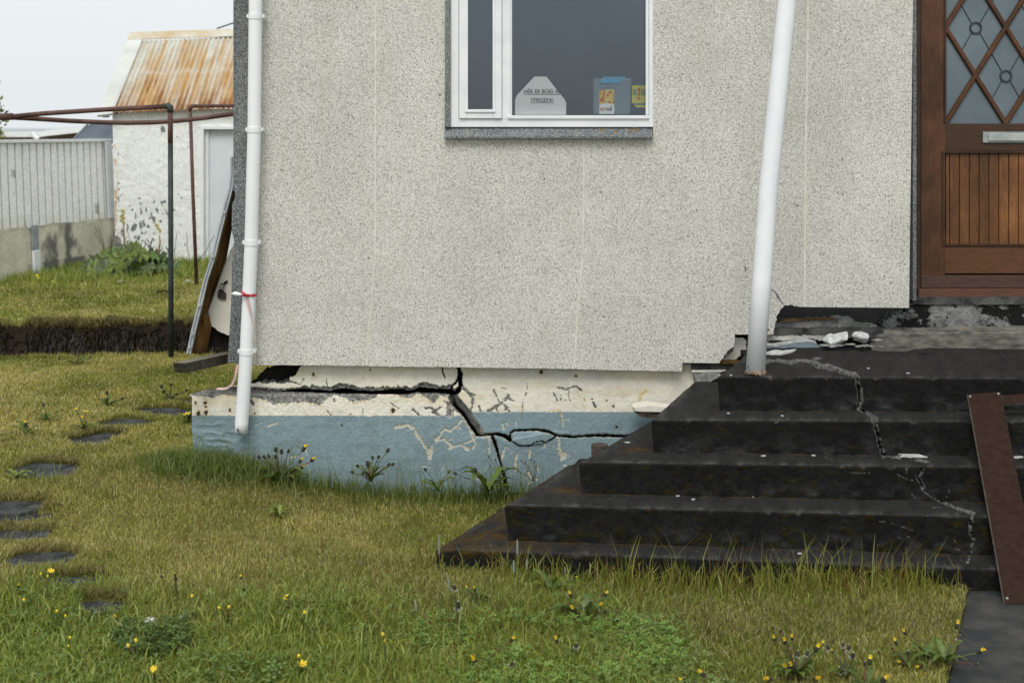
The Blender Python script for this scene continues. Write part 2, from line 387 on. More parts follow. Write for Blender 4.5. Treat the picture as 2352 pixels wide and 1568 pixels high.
# ---- soil clods hanging from the torn turf edge
clod = MB()
for k in range(900):
    x = rng.uniform(-5.2, -1.7); y = float(scarp(x))+rng.uniform(.02, .15); z = float(hgt(x, y)); r = rng.uniform(.005, .022)
    v = []; 
    for a, b in ((0, 1), (0, -1)):
        v.append((x, y, z+b*r*rng.uniform(.6, 1.3)))
    for q in range(6):
        t = q*math.pi/3; v.append((x+math.cos(t)*r*rng.uniform(.6, 1.4), y+math.sin(t)*r*rng.uniform(.6, 1.3), z+rng.uniform(-.4, .4)*r))
    clod.add(v, [(0, 2+q, 2+(q+1) % 6) for q in range(6)]+[(1, 2+(q+1) % 6, 2+q) for q in range(6)])
o = clod.build('soil', M['soil'], loc=(-3.3, 11.25, .1)); o['kind'] = 'stuff'; o['label'] = 'dark crumbling soil exposed under the torn turf edge'

# ---- concrete path slab, bottom right
a = G(2225, 1352, -.05); b = G(2172, 1600, -.05)
dirx = (b[0]-a[0], b[1]-a[1])
pa = (a[0]-dirx[0]*.38, a[1]-dirx[1]*.38); pb = (b[0]+dirx[0]*3, b[1]+dirx[1]*3)
n = 60; v = []
for i in range(n+1):
    t = i/n; x = pa[0]+(pb[0]-pa[0])*t+.012*(float(fbm(t*30, 0, 8))-.5)*2; y = pa[1]+(pb[1]-pa[1])*t
    v += [(x, y, -.045), (x+.012, y, -.036), (x+1.6, y, -.036)]
pf = []
for i in range(n): pf += [(3*i, 3*i+1, 3*i+4, 3*i+3), (3*i+1, 3*i+2, 3*i+5, 3*i+4)]
v2 = v+[(q[0], q[1], -.12) for q in v[::3]]
for i in range(n): pf.append((3*i, 3*i+3, len(v)+i+1, len(v)+i))
o = fixn(obj('path', v2, pf, M['path'], loc=(2.2, 4, 0))); o['kind'] = 'structure'
PATH_X = (pa, pb)
def onpath(x, y):
    t = (y-pa[1])/(pb[1]-pa[1]); return (x > pa[0]+(pb[0]-pa[0])*t) & (y < pa[1]+.02)

# ---- stepping slabs
where = ['half hidden behind the pale foundation corner', 'just left of the blue foundation corner', 'third in the row, long and low, left of the foundation', 'fourth in the row, where the row bends left',
 'broad, with a yellow-green weed at its lower left edge', 'cut off by the left edge, just above a thin sliver of slab', 'thin sliver almost swallowed by turf at the left edge',
 'at the left edge, just below the thin sliver', 'with pale dead stalks lying across it', 'beside the tall buttercup, grass hanging over its back edge', 'last in the row, nearest, under drooping dry grass']
for s, z, w in zip(SLABS, ZS, where):
    v = []; n = len(s)
    for zz, k in ((-.05, 1.0), (-.006, 1.02), (0, .99)):
        c = np.mean(s, 0)
        for q in s: v.append(G(c[0]+(q[0]-c[0])*k*1.06, c[1]+(q[1]-c[1])*k*1.12, z)[:2]+(z+zz,))
    f = [tuple(range(2*n, 3*n))]
    for L in range(2):
        for i in range(n): j = (i+1) % n; f.append((L*n+i, L*n+j, (L+1)*n+j, (L+1)*n+i))
    o = fixn(obj('stepping_slab', v, f, M['slab'])); tag(o, 'dark stepping slab sunk in the turf, '+w, 'paving slab', 'stepping slabs curving through the lawn')

# ================================================================ THE HOUSE
YC = 7.58           # front of the pebbledashed cladding
house = thing('house', (0.6, 7.7, 0), 'quake damaged house clad in pale pebbledash with a painted foundation', 'house')
def jag(pts, step=5, amp=2.2, seed=0):      # roughen a broken outline
    out = []
    for i in range(len(pts)-1):
        (x0, y0), (x1, y1) = pts[i], pts[i+1]; L = math.hypot(x1-x0, y1-y0); n = max(1, int(L/step))
        for k in range(n):
            t = k/n; a = (0 if k == 0 else amp)*(float(vnoise(i*9.1+k*1.7, seed, seed))-.5)*2
            out.append((x0+(x1-x0)*t+a*(y1-y0)/L*-1, y0+(y1-y0)*t+a*(x1-x0)/L))
    out.append(pts[-1]); return out
TOP = -760
def panel(poly): return MB().prism(poly, YC, .045).build('wall_panel', M['pebble'], house)
panel([(566, TOP), (863.5, TOP), (862, 0), (861, 585), (840, 839.5)]+jag([(840, 839.5), (583, 838)], 9, .7, 3)+[(590, 700)])
panel([(864.5, TOP), (1022, TOP), (1022, 319), (1340, 319), (1339, 545), (1317, 847)]+jag([(1317, 847), (841.5, 840.5)], 9, .7, 4)+[(862.5, 585), (863.2, 0)])
panel([(1342, 319), (1500, 319), (1500, TOP), (1858, TOP), (1855.5, 0), (1849, 400), (1847, 704)]+jag([(1847, 704), (1803, 700), (1797, 707), (1786, 722), (1780, 745), (1776, 768)], 5, 2, 6)
      +[(1688, 768), (1687, 790)]+jag([(1687, 790), (1668, 812), (1652, 834)], 5, 2.5, 8)+[(1568, 833), (1566, 853)]+jag([(1566, 853), (1318.5, 848)], 9, .7, 5)+[(1341, 545)])
panel([(1859.5, TOP), (2099, TOP), (2097, 0), (2088, 707), (1848.5, 705), (1850.5, 400), (1857, 0)])
panel([(1023, TOP), (1499, TOP), (1499, -460), (1023, -460)])
panel([(2101, TOP), (2560, TOP), (2560, -420), (2101, -420)])
for pts in ([(864, TOP), (862.5, 0), (861.5, 585), (841, 839)], [(1341, 319), (1340, 545), (1317.5, 847)], [(1858.5, TOP), (1856.5, 0), (1850, 400), (1848, 704)]):
    w = 1.9 if pts[0][0] < 1800 else 2.4
    poly = [(x-w, y) for x, y in pts]+[(x+w, y) for x, y in pts[::-1]]
    MB().prism(poly, YC-.002, .03).build('joint_strip', M['seam'], house)
for pts in ([zw for zw in ((1710.6, 612), (1713.5, 618), (1711, 624))], [(1767, 661), (1775, 666), (1781, 671), (1786, 678), (1790, 684), (1794, 692), (1800, 699)], [(1786, 678), (1784, 683), (1790, 686)]):
    MB().tube([P(x, y, YC-.0005) for x, y in pts], .0022, 5).build('hairline_crack', M['void'], house)
# corner trim of grey aggregate, leaning with the corner
fr = [(536, TOP+10), (536, 380), (536.5, 437), (540, 441), (539, 455), (533, 470), (532, 530), (536, 545), (539, 560), (535, 585), (533, 600), (531, 690), (525, 800), (522, 833)]
MB().prism(fr+[(551, 835), (566, 560), (572, 300), (574, 0), (574, TOP+10)], YC-.006, .06).build('corner_trim', M['aggregate'], house)
MB().prism([(572, TOP), (572, 300), (564, 560), (551, 835), (584, 838), (591, 700), (600, 300), (600, TOP)], YC+.003, .04).build('wall_panel', M['pebble'], house)
# left side wall of the house, standing above the void
mb = MB(); xs = P(548, 0, YC)[0]; mb.box(xs+.02, YC+.06, .66, xs+.2, 13.5, 4.6); mb.build('side_wall', M['cream'], house)
# underside closing the floor, rear walls, interior darkness
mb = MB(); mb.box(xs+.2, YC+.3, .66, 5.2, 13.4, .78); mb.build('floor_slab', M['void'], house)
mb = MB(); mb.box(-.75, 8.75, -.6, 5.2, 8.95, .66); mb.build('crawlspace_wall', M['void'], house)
mb = MB(); mb.box(3.4, 7.95, .66, 5.2, 13.4, 4.6); mb.build('side_wall', M['cream'], house)
# remains of the old cream wall beyond the corner
cy = 7.74
poly = jag([(536, 560), (516, 600), (505, 630), (489, 669), (477, 705), (467, 732), (472, 744)], 6, 3, 3)+jag([(472, 744), (492, 752), (508, 764), (526, 770)], 5, 2.5, 4)+[(545, 770), (545, 575)]
MB().prism(poly, cy, .12).build('old_wall_piece', M['cream'], house)
MB().prism(jag([(507, 650), (514, 655), (511, 664), (501, 660)], 3, 1), cy-.03, .02).build('wall_chip', M['concrete'], house)
MB().prism([(500, 668), (506, 664), (513, 668), (519, 675), (518, 688), (505, 687), (499, 682)], cy-.012, .02).build('wall_chip', M['concrete_dark'], house)
MB().tube([P(522, 645, cy-.01), P(514, 652, cy-.01), P(508, 662, cy-.01)], .006, 6).build('crack', M['void'], house)
# sprung side cladding: bent sheet with its metal edge, seen edge on
sp = [(534, 360, 0), (533.5, 400, 0), (530, 430, 0), (518, 476, 0), (505, 525, 0), (489, 591, 0), (472, 643, 0), (455, 715, 0), (445, 755, 0), (433, 811, 0)]
sy = [7.62]*10
def strip(off0, off1, y0, y1, mat, name, yadd=0):
    a = []; b = []; mb = MB()
    for i, (x, y, _) in enumerate(sp):
        p = P(x+off0, y, 7.60); q = P(x+off1, y, 7.60)
        a.append((p, q))
    v = []; f = []
    for p, q in a: v += [(p[0], y0, p[2]), (q[0], y0, q[2]), (q[0], y1, q[2]), (p[0], y1, p[2])]
    for i in range(len(a)-1):
        for k in range(4): j = (k+1) % 4; f.append((i*4+k, i*4+j, i*4+4+j, i*4+4+k))
    f.append((0, 1, 2, 3)); f.append(tuple(len(v)-4+k for k in range(4)))
    return fixn(obj(name, v, f, mat, sc_thing))
sc_thing = thing('loose_cladding', P(440, 811, 7.6), 'sprung side cladding sheet curling outward behind the grey house corner', 'cladding')
sp2 = sp; strip(-2.2, .8, 7.60, 7.95, M['metal'], 'sheet')
strip(-4, 0, 7.585, 7.62, M['metal'], 'edge_profile'); strip(1, 3.2, 7.59, 7.63, M['metal'], 'edge_profile'); strip(4, 6.5, 7.585, 7.62, M['metal'], 'edge_profile')
strip(6.6, 9.5, 7.61, 7.75, M['insul'], 'timber_batten')
v = []; f = []   # brown insulation lining the sheet, deep and ragged
for i, (x, y, _) in enumerate(sp):
    wd = [0, 0, 1, 6, 19, 23, 22, 14, 32, 34][i]
    p = P(x+9, y, 7.64); q = P(x+9+wd*.5, y+2, 7.68); r = P(x+9+wd*1.0, y+(0 if i < 8 else -6), 7.725)
    v += [p, q, r]
for i in range(len(sp)-1):
    for k in range(2): f.append((i*3+k, i*3+k+1, i*3+k+4, i*3+k+3))
obj('insulation', v, f, M['insul'], sc_thing)
for x, y in ((516, 487), (490, 588), (459, 700), (443, 766), (437, 796)):
    p = P(x, y, 7.58); mb = MB().tube([p, (p[0], p[1]-.012, p[2])], .007, 10); mb.build('screw_head', M['metal'], sc_thing)
# near-black slab standing in for shade in the hollow beneath the old wall
v = [P(x, y, 8.3) for x, y in [(452, 800), (470, 742), (492, 752), (528, 772), (530, 806), (500, 794), (470, 800)]]
MB().prism([(456, 803), (464, 770), (472, 742), (492, 748), (528, 766), (530, 806), (505, 795), (480, 797)], 7.80, .3).build('hollow_shade', M['void'], house)
# timber beam poking out
A = [P(409, 836, 7.35), P(417, 853, 7.35), P(421, 836, 7.30), P(414, 829, 7.5)]
bt = thing('timber_beam', P(470, 850, 7.6), 'weathered timber beam sticking out from under the house corner', 'beam')
e0 = Vector(P(410, 845, 7.25)); e1 = Vector(P(560, 812, 7.95)); d = (e1-e0).normalized(); side = Vector((0, 0, 1)).cross(d).normalized(); up = d.cross(side)*-1
if up.z < 0: up = -up
v = []
for e in (e0, e1):
    for a_, b_ in ((-1, -1), (1, -1), (1, 1), (-1, 1)): v.append(e+side*.035*a_+up*.026*b_)
v[0] += d*.03; v[1] += d*.03
fixn(obj('beam', v, [(0, 1, 2, 3), (4, 5, 6, 7), (0, 1, 5, 4), (1, 2, 6, 5), (2, 3, 7, 6), (3, 0, 4, 7)], [M['timber'], M['timber_top']], bt, mi=[0, 0, 0, 0, 1, 0]))

# ---------------------------------------------------------------- drainpipe
Yp = 7.50
pc = [(588, TOP), (587, 0), (584, 300), (577, 557), (571, 700), (566, 807), (560, 900), (554, 986)]
nseg = len(pc); v = []; f = []; NR = 28; pts = []
for i in range(len(pc)-1):
    for k in range(6): t = k/6; pts.append((pc[i][0]*(1-t)+pc[i+1][0]*t, pc[i][1]*(1-t)+pc[i+1][1]*t))
pts.append(pc[-1]); R0 = .0362
for i, (x, y) in enumerate(pts):
    c = P(x, y, Yp)
    for k in range(NR):
        t = 2*math.pi*k/NR; dz = 0
        if i == len(pts)-1:
            dz = -.018+.006*math.sin(t*3); 
            if 4.15 < t < 4.55: dz = .012
        v.append((c[0]+R0*math.cos(t), c[1]+R0*math.sin(t), c[2]+dz))
for i in range(len(pts)-1):
    for k in range(NR): j = (k+1) % NR; f.append((i*NR+k, (i+1)*NR+k, (i+1)*NR+j, i*NR+j))
pipe = obj('drainpipe', v, f, M['pvc'], house, smooth=True)
sol = pipe.modifiers.new('s', 'SOLIDIFY'); sol.thickness = .003; sol.offset = -1
for (x, y) in ((587, 38), (584, 298), (577, 557), (566, 807)):
    mb = MB(); c = P(x, y, Yp)
    mb.tube([(c[0], c[1], c[2]-.014), (c[0], c[1], c[2]+.014)], R0+.0035, 24)
    mb.tube([(c[0], c[1], c[2]-.020), (c[0], c[1], c[2]-.014)], R0+.0015, 24)
    for s_ in (-1, 1): mb.box(c[0]+s_*R0-.012*(s_ < 0), c[1]-.004, c[2]-.008, c[0]+s_*R0+.012*(s_ > 0), c[1]+.06, c[2]+.01, .002)
    o = mb.build('pipe_bracket', M['pvc'], pipe)
mb = MB().tube([P(586, 700, YC-.01), P(585, 760, YC-.01), P(584, 836, YC-.01)], .008, 8); mb.build('cable_cover', M['cream'], house)
# tape tied round the pipe
tp = thing('barrier_tape', P(560, 680, Yp-.04), 'red and white barrier tape knotted round the left drainpipe', 'tape')
c = P(573.5, 678, Yp); mb = MB()
ring = [(c[0]+(R0+.003)*math.cos(t), c[1]+(R0+.003)*math.sin(t), c[2]) for t in np.linspace(math.pi*1.05, math.pi*2.1, 14)]
v = []; f = []
for i, p in enumerate(ring):
    w_ = .006+.004*math.sin(i*.9)**2; v += [(p[0], p[1], p[2]-w_+.004), (p[0], p[1], p[2]+w_+.002)]
for i in range(len(ring)-1): f.append((2*i, 2*i+1, 2*i+3, 2*i+2))
obj('band', v, f, M['red'], tp)
def ribbon(pts, w, name, mat, parent):
    v = []; f = []
    for i, p in enumerate(pts):
        ww = w[i] if isinstance(w, list) else w; tw = i*.9
        v += [(p[0]-ww/2*math.cos(tw*.4), p[1]-ww*.3*math.sin(tw), p[2]+ww/2*abs(math.sin(tw*.5))), (p[0]+ww/2*math.cos(tw*.4), p[1]+ww*.3*math.sin(tw), p[2]-ww/2*abs(math.sin(tw*.5)))]
    for i in range(len(pts)-1): f.append((2*i, 2*i+1, 2*i+3, 2*i+2))
    o = obj(name, v, f, mat, parent); o.modifiers.new('s', 'SOLIDIFY').thickness = .001; return o
mb = MB(); q = [P(560, 677, Yp-.035), P(550, 676, Yp-.045), P(540, 674, Yp-.04), P(531, 675, Yp-.03)]
mb.tube(q, [.003, .009, .011, .002], 8); mb.build('loop', M['paper'], tp, smooth=True)
mb = MB(); mb.tube([P(554, 668, Yp-.05), P(561, 676, Yp-.056), P(571, 681, Yp-.05), P(562, 675, Yp-.06), P(556, 680, Yp-.05)], [.003, .009, .004, .008, .002], 7); mb.build('knot', M['red'], tp, smooth=True)
ribbon([P(566, 680, Yp-.05), P(570, 695, Yp-.045), P(574, 712, Yp-.045), P(578, 730, Yp-.04), P(580, 755, Yp-.03), P(581, 790, Yp-.02)], [.012, .02, .017, .014, .01, .006], 'tail', M['pink'], tp)
ribbon([P(545, 838, Yp+.06), P(542, 855, Yp+.02), P(538, 872, Yp-.0), P(532, 884, Yp-.02), P(522, 891, Yp-.02), P(512, 893, Yp-.02), P(498, 892, Yp-.02)], [.008, .012, .01, .014, .012, .014, .02], 'tail', M['pink'], tp)

# ---------------------------------------------------------------- canopy post standing on the landing
YB = 6.78
pst = thing('canopy_post', P(1735, 858, YB), 'leaning white round post standing on the left end of the landing', 'post')
pp = [(1735, 857), (1750, 640), (1766, 420), (1790, 180), (1808, 0), (1885, -760)]
mb = MB().tube([P(x, y, YB+i*.03) for i, (x, y) in enumerate(pp)], [.0465, .0465, .047, .0465, .0465, .0465], 32); mb.build('shaft', M['post'], pst, smooth=True)
mb = MB()
for k in range(60):
    t = rng.uniform(math.pi*.95, math.pi*2.05); zz = rng.uniform(0, .022)**1.0; rr = rng.uniform(.002, .006)
    c = P(1735.2, 857, YB); x = c[0]+math.cos(t)*.0468; y = c[1]+math.sin(t)*.0468
    mb.box(x-rr, y-.0012, c[2]+zz*.6-rr*.5, x+rr, y+.0012, c[2]+zz*.6+rr*.5)
mb.build('rust_stain', simple('post_rust', (.13, .06, .02), (.4, .28, .16), 60), pst)
for x, y, r in ((1765, 757, .006), (1763, 772, .007), (1764, 780, .005), (1718, 843, .004), (1722, 851, .003), (1750, 850, .003)):
    c = P(x, y, YB-.043 if x < 1755 else YB-.01); MB().box(c[0]-r*.5, c[1]-.002, c[2]-r, c[0]+r*.5, c[1]+.004, c[2]+r).build('paint_chip_mark', M['concrete_dark'], pst)

# ---------------------------------------------------------------- window
YW_ = YC-.012
win = MB()
for r in ((1035, -440, 1053.5, 292), (1153.5, -440, 1172.5, 274.5), (1490.5, -440, 1500, 292)): win.pbox(*r, YW_+.014, .08, .002)
win.pbox(1053.5, 273.6, 1490.5, 292, YW_+.0155, .08, .002); win.pbox(1035, -460, 1500, -440.5, YW_+.014, .08)
win = win.build('window', M['frame'], house)
mb = MB()
mb.pbox(1054.5, -438, 1073, 272.5, YW_+.002, .05, .003); mb.pbox(1133.5, -438, 1152.5, 272.5, YW_+.002, .05, .003); mb.pbox(1073, 254, 1133.5, 272.5, YW_+.004, .05, .003)
mb.pbox(1067, -438, 1074.8, 257, YW_-.003, .02, .003); mb.pbox(1131.5, -438, 1138, 257, YW_-.003, .02, .003); mb.pbox(1067, 251.5, 1138, 258.5, YW_-.004, .02, .003)
mb.build('sash', M['frame'], win)
mb = MB(); mb.pbox(1166, 265.5, 1491, 273, YW_+.004, .03, .003); mb.pbox(1483.5, -438, 1490, 265, YW_+.006, .03, .003); mb.pbox(1172.8, -438, 1176, 265, YW_+.012, .03, .002)
mb.build('glazing_bead', M['frame'], win)
mb = MB(); mb.pbox(1172, -440, 1484, 267, YW_+.05, .006); mb.build('pane', M['glass'], win)
mb = MB(); mb.pbox(1072, -440, 1134, 254, YW_+.045, .006); mb.build('pane', M['glass'], win)
mb = MB(); mb.pbox(1022, -460, 1034.7, 291.5, YW_-.004, .07, .002)
mb.build('surround', M['aggregate'], win)
si = MB(); a = P(1021.5, 293, YW_+.03); b = P(1499, 319, YW_-.02)
z0, z1, x0, x1 = b[2]+.006, a[2]-.002, a[0], b[0]
v = [(x0, YW_+.03, z1), (x1, YW_+.03, z1), (x1, YW_-.03, z0+.006), (x0, YW_-.03, z0+.006), (x0, YW_-.03, z0-.004), (x1, YW_-.03, z0-.004), (x1, YW_+.03, z0-.004), (x0, YW_+.03, z0-.004)]
M['lichen'] = simple('orange_lichen', (.28, .12, .02), (.4, .2, .05), 80)
sill = fixn(obj('sill', v, [(0, 3, 2, 1), (3, 4, 5, 2), (4, 7, 6, 5), (0, 1, 6, 7), (0, 7, 4, 3), (1, 2, 5, 6)], M['aggregate'], win))
mb = MB()
for x, y, r in ((1225, 311, 4), (1270, 309, 2), (1323, 308, 2), (1380, 300, 3.5), (1415, 304, 3), (1414, 300, 2), (1447, 299, 3.5), (1456, 296, 4), (1454, 308, 2), (1463, 299, 2.4)):
    mb = MB()
    for k in range(5):
        dx, dy = rng.uniform(-r, r), rng.uniform(-r*.4, r*.4); Yk = YW_-.03+(319-y-dy)/26*.055-.001; c = P(x+dx, y+dy, Yk); rr = rng.uniform(.002, .005)
        mb.tube([(c[0], c[1]-.003, c[2]), (c[0], c[1]+.003, c[2])], rr, 6)
    mb.build('lichen_patch', M['lichen'], sill)
# dim room behind
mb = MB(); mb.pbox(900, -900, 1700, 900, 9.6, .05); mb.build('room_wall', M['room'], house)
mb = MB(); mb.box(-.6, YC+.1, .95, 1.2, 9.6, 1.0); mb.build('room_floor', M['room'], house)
z_ = P(0, 268, 7.7)[2]; mb = MB(); mb.box(P(1040, 0, 7.7)[0], YW_+.062, z_-.05, P(1500, 0, 7.7)[0], YW_+.32, z_, .003); mb.build('inner_sill', M['frame'], win)
# notice on the glass
YN = YW_+.062
Dn = lambda x, y: (1010.6+x*.23437, y*.23437)
pap = [Dn(*q) for q in ((735, 1128), (735, 985), (750, 940), (925, 752), (1043, 752), (1220, 975), (1238, 1010), (1235, 1128))]
nb = thing('paper_notice', P(1241, 264, YN), 'white paper notice with clipped corners standing behind the window', 'notice')
MB().prism(pap, YN, .002).build('sheet', M['paper'], nb)
def text(s, x0, x1, ybase, cap, Y, mat, parent, name, cut=None):
    cu = bpy.data.curves.new(name, 'FONT'); cu.body = s; cu.size = 1; cu.extrude = 0; cu.offset = .012
    t = bpy.data.objects.new(name, cu); C.objects.link(t)
    dg = bpy.context.evaluated_depsgraph_get(); me = bpy.data.meshes.new_from_object(t.evaluated_get(dg)); bpy.data.objects.remove(t)
    co = np.array([v_.co[:] for v_ in me.vertices]); mnx, mxx = co[:, 0].min(), co[:, 0].max()
    a_ = P(x0, ybase, Y); b_ = P(x1, ybase-cap, Y); sx = (b_[0]-a_[0])/(mxx-mnx); sz = (b_[2]-a_[2])/.7
    v_ = [(a_[0]+(c_[0]-mnx)*sx, Y, a_[2]+c_[1]*sz) for c_ in co]
    o_ = obj(name, v_, [tuple(p_.vertices) for p_ in me.polygons], mat, parent)
    if cut:
        bm = bmesh.new(); bm.from_mesh(o_.data); off = wloc(parent)
        pA, pB = Vector(P(*cut[0], Y))-off, Vector(P(*cut[1], Y))-off; d_ = pB-pA; nrm = Vector((d_.z, 0, -d_.x)); 
        if nrm.x < 0: nrm = -nrm
        bmesh.ops.bisect_plane(bm, geom=bm.verts[:]+bm.edges[:]+bm.faces[:], plane_co=pA, plane_no=nrm, clear_outer=True); bm.to_mesh(o_.data); bm.free()
    return o_
ctt = (Dn(1043, 752), Dn(1220, 975)); a = Dn(822, 918); b = Dn(1196, 880)
inkm = flat('grey_ink', (.06, .09, .11))
text('H\u00c9R ER B\u00daI\u00d0 A\u00d0', a[0], b[0], a[1], 9.2, YN-.002, inkm, nb, 'lettering', ctt)
a = Dn(885, 1001); b = Dn(1110, 963); text('YFIRGEFA!', a[0], b[0], a[1], 9.2, YN-.002, inkm, nb, 'lettering')
a = Dn(822, 925); b = Dn(1178, 930); MB().pbox(a[0], a[1], b[0], b[1], YN-.002, .001).build('underline', inkm, nb)
a = Dn(885, 1007); b = Dn(1110, 1012); MB().pbox(a[0], a[1], b[0], b[1], YN-.002, .001).build('underline', inkm, nb)
# storage container with picture label
cn = thing('storage_container', P(1407, 264, 7.75), 'cloudy plastic food container with light blue lid on the window sill', 'container')
gl = bpy.data.materials.new('cloudy_plastic'); gl.use_nodes = True; t_ = gl.node_tree; t_.nodes.clear()
d_ = t_.nodes.new('ShaderNodeBsdfDiffuse'); d_.inputs[0].default_value = (.34, .44, .52, 1); tr = t_.nodes.new('ShaderNodeBsdfTransparent'); x_ = t_.nodes.new('ShaderNodeMixShader'); x_.inputs[0].default_value = .6; o_ = t_.nodes.new('ShaderNodeOutputMaterial')
t_.links.new(tr.outputs[0], x_.inputs[1]); t_.links.new(d_.outputs[0], x_.inputs[2]); t_.links.new(x_.outputs[0], o_.inputs[0])
q0 = [Dn(*q) for q in ((1507, 768), (1882, 768), (1865, 1125), (1515, 1125))]
fr_ = [P(x, y, 7.70) for x, y in q0]; bk_ = [(p[0]*.98+.008, p[1]+.11, p[2]) for p in fr_]
mb = MB().hexa(fr_, bk_); o = fixn(mb.build('body', gl, cn)); bv = o.modifiers.new('b', 'BEVEL'); bv.width = .012; bv.segments = 3
a = Dn(1572, 780); b = Dn(1772, 816); MB().pbox(*a, *b, 7.685, .014, .003).build('handle', M['lid'], cn)
a = Dn(1600, 755); b = Dn(1815, 776); MB().pbox(*a, *b, 7.71, .09, .004).build('lid', M['lid'], cn)
a = Dn(1562, 880); b = Dn(1708, 1118); lab = MB().pbox(*a, *b, 7.694, .004).build('label', M['paper'], cn)
def cereal():
    m = NM('label_print', .6); k = m.noise(60, 3, .6)
    m.col(m.ramp(k, [(.35, (.35, .03, .03)), (.44, (.6, .12, .05)), (.5, (.75, .5, .10)), (.62, (.85, .72, .25))])); return m.m
a = Dn(1563, 881); b = Dn(1707, 1030); MB().pbox(*a, *b, 7.692, .001).build('picture', cereal(), lab)
a = Dn(1563, 1030); mb = MB(); mb.prism([Dn(1563, 1032), Dn(1600, 1018), Dn(1640, 1012), Dn(1680, 1018), Dn(1707, 1032), Dn(1707, 1045), Dn(1563, 1045)], 7.6915, .0004); mb.build('label_wave', M['paper'], lab)
xx = 1568
for ch, cc in zip('cereal', ((.5, .1, .15), (.65, .4, .1), (.5, .45, .1), (.25, .12, .4), (.4, .1, .3), (.05, .35, .5))):
    wch = 8 if ch == 'l' else (14 if ch == 'r' else 24); a = Dn(xx, 1087); b = Dn(xx+wch, 1050)
    text(ch, a[0], b[0], a[1], (12.5 if ch == 'l' else 10.5), 7.6908, flat('print_'+ch, cc), lab, 'lettering'); xx += wch
for ox in (0,):
    pts_ = [P(*Dn(1640+math.cos(t)*125*1.0, 960-math.sin(t)*110), 7.69+.004) for t in np.linspace(0.0, math.pi, 14)]
    MB().tube(pts_+[P(*Dn(1515, 1110), 7.694)], .0016, 5).build('moulded_arc', gl, cn)
# yellow card
yc = thing('yellow_card', P(1467, 250, 7.70), 'yellow card with an orange exclamation mark at the right edge of the window', 'card')
MB().prism([Dn(*q) for q in ((1884, 840), (2030, 836), (2030, 1055), (1925, 1055), (1880, 1000))], 7.70, .002).build('sheet', M['ylw'], yc)
mb = MB().prism([Dn(*q) for q in ((1938, 862), (1968, 862), (1960, 942), (1946, 942))], 7.697, .001); c = P(*Dn(1948, 966), 7.697)
mb.tube([(c[0], 7.697, c[2]), (c[0], 7.699, c[2])], .008, 12); mb.build('exclamation_mark', M['orange'], yc)
for k in range(3):
    for x0, x1 in ((1891, 1928), (1972, 2015)): MB().pbox(*Dn(x0, 880+k*21), *Dn(x1, 891+k*21), 7.697, .001).build('printed_bar', M['teal'], yc)
MB().pbox(*Dn(1900, 1015), *Dn(2015, 1030), 7.697, .001).build('printed_bar', M['teal'], yc)

# ---------------------------------------------------------------- front door
YD = 7.86
wc = (.112, .046, .018); wd_ = (.060, .027, .013); wl = (.205, .085, .028)
def colbox(name, items, mat, parent, bev=.002):
    mb = MB(); cols = []
    for (x0, y0, x1, y1, Y, th, c_) in items:
        n0 = len(mb.v); mb.pbox(x0, y0, x1, y1, Y, th, bev); cols += [c_]*(len(mb.v)-n0)
    return mb.build(name, mat, parent, cols=cols)
door = colbox('door', [(2116, TOP, 2171, 632, YD+.02, .05, wc)], M['wood'], house)
colbox('rail', [(2167, 284, 2620, 346, YD+.022, .05, wd_), (2165, 566, 2620, 628, YD+.022, .05, wc), (2116, 633, 2620, 661, YD-.006, .06, (.075, .042, .03))], M['woodh'], door)
colbox('moulding', [(2164, 346.5, 2620, 352, YD+.014, .03, wd_), (2164, 352, 2169, 562, YD+.014, .03, wd_), (2164, 561, 2620, 565.5, YD+.014, .03, wd_), (2169, TOP, 2174, 283, YD+.012, .03, wd_)], M['wood'], door)
cols_ = []; mb = MB(); x = 2173.0; k = 0
rr = random.Random(4)
while x < 2560:
    w_ = 9 if k == 0 else 22.6; n0 = len(mb.v); mb.pbox(x, 352.5, x+w_-1.6, 561, YD+.032, .02, .003)
    q = rr.uniform(.7, 1.25); cols_ += [(wl[0]*q, wl[1]*q, wl[2]*q)]*(len(mb.v)-n0); x += w_; k += 1
mb.build('board', M['wood'], door, cols=cols_)
MB().pbox(2110, TOP, 2640, 668, YD+.075, .02).build('light_stop', M['void'], door)  # added plate, stops light leaking through the gaps between the door parts
colbox('door_frame', [(2104, TOP, 2114.5, 668, YD-.02, .11, wd_)], M['wood'], house)
colbox('door_sill', [(2110, 664, 2620, 683, YD-.05, .14, (.12, .055, .035))], M['woodh'], house)
MB().pbox(2097, TOP, 2105, 690, YC+.05, .27).build('reveal', M['aggregate'], house)
lp = MB().pbox(2165, TOP, 2620, 284, YD+.05, .01).build('pane', M['leaded'], door)
dx, dy = 69.3, 110.5; mb = MB(); cols_ = []
def bar(p, q, w_, Y, th):    # slanting glazing bar
    (x0, y0), (x1, y1) = p, q; L = math.hypot(x1-x0, y1-y0); nx_, ny_ = -(y1-y0)/L*w_, (x1-x0)/L*w_
    fr = [P(x0+nx_, y0+ny_, Y+.006), P(x0-nx_, y0-ny_, Y+.006), P(x1-nx_, y1-ny_, Y+.006), P(x1+nx_, y1+ny_, Y+.006)]
    tp_ = [P(x0+nx_*.5, y0+ny_*.5, Y), P(x0-nx_*.5, y0-ny_*.5, Y), P(x1-nx_*.5, y1-ny_*.5, Y), P(x1+nx_*.5, y1+ny_*.5, Y)]
    bk = [(a_[0], a_[1]+th, a_[2]) for a_ in fr]
    v_ = tp_+fr+bk; f_ = [(0, 1, 2, 3), (0, 4, 5, 1), (1, 5, 6, 2), (2, 6, 7, 3), (3, 7, 4, 0), (4, 8, 9, 5), (5, 9, 10, 6), (6, 10, 11, 7), (7, 11, 8, 4)]
    mb.add(v_, f_)
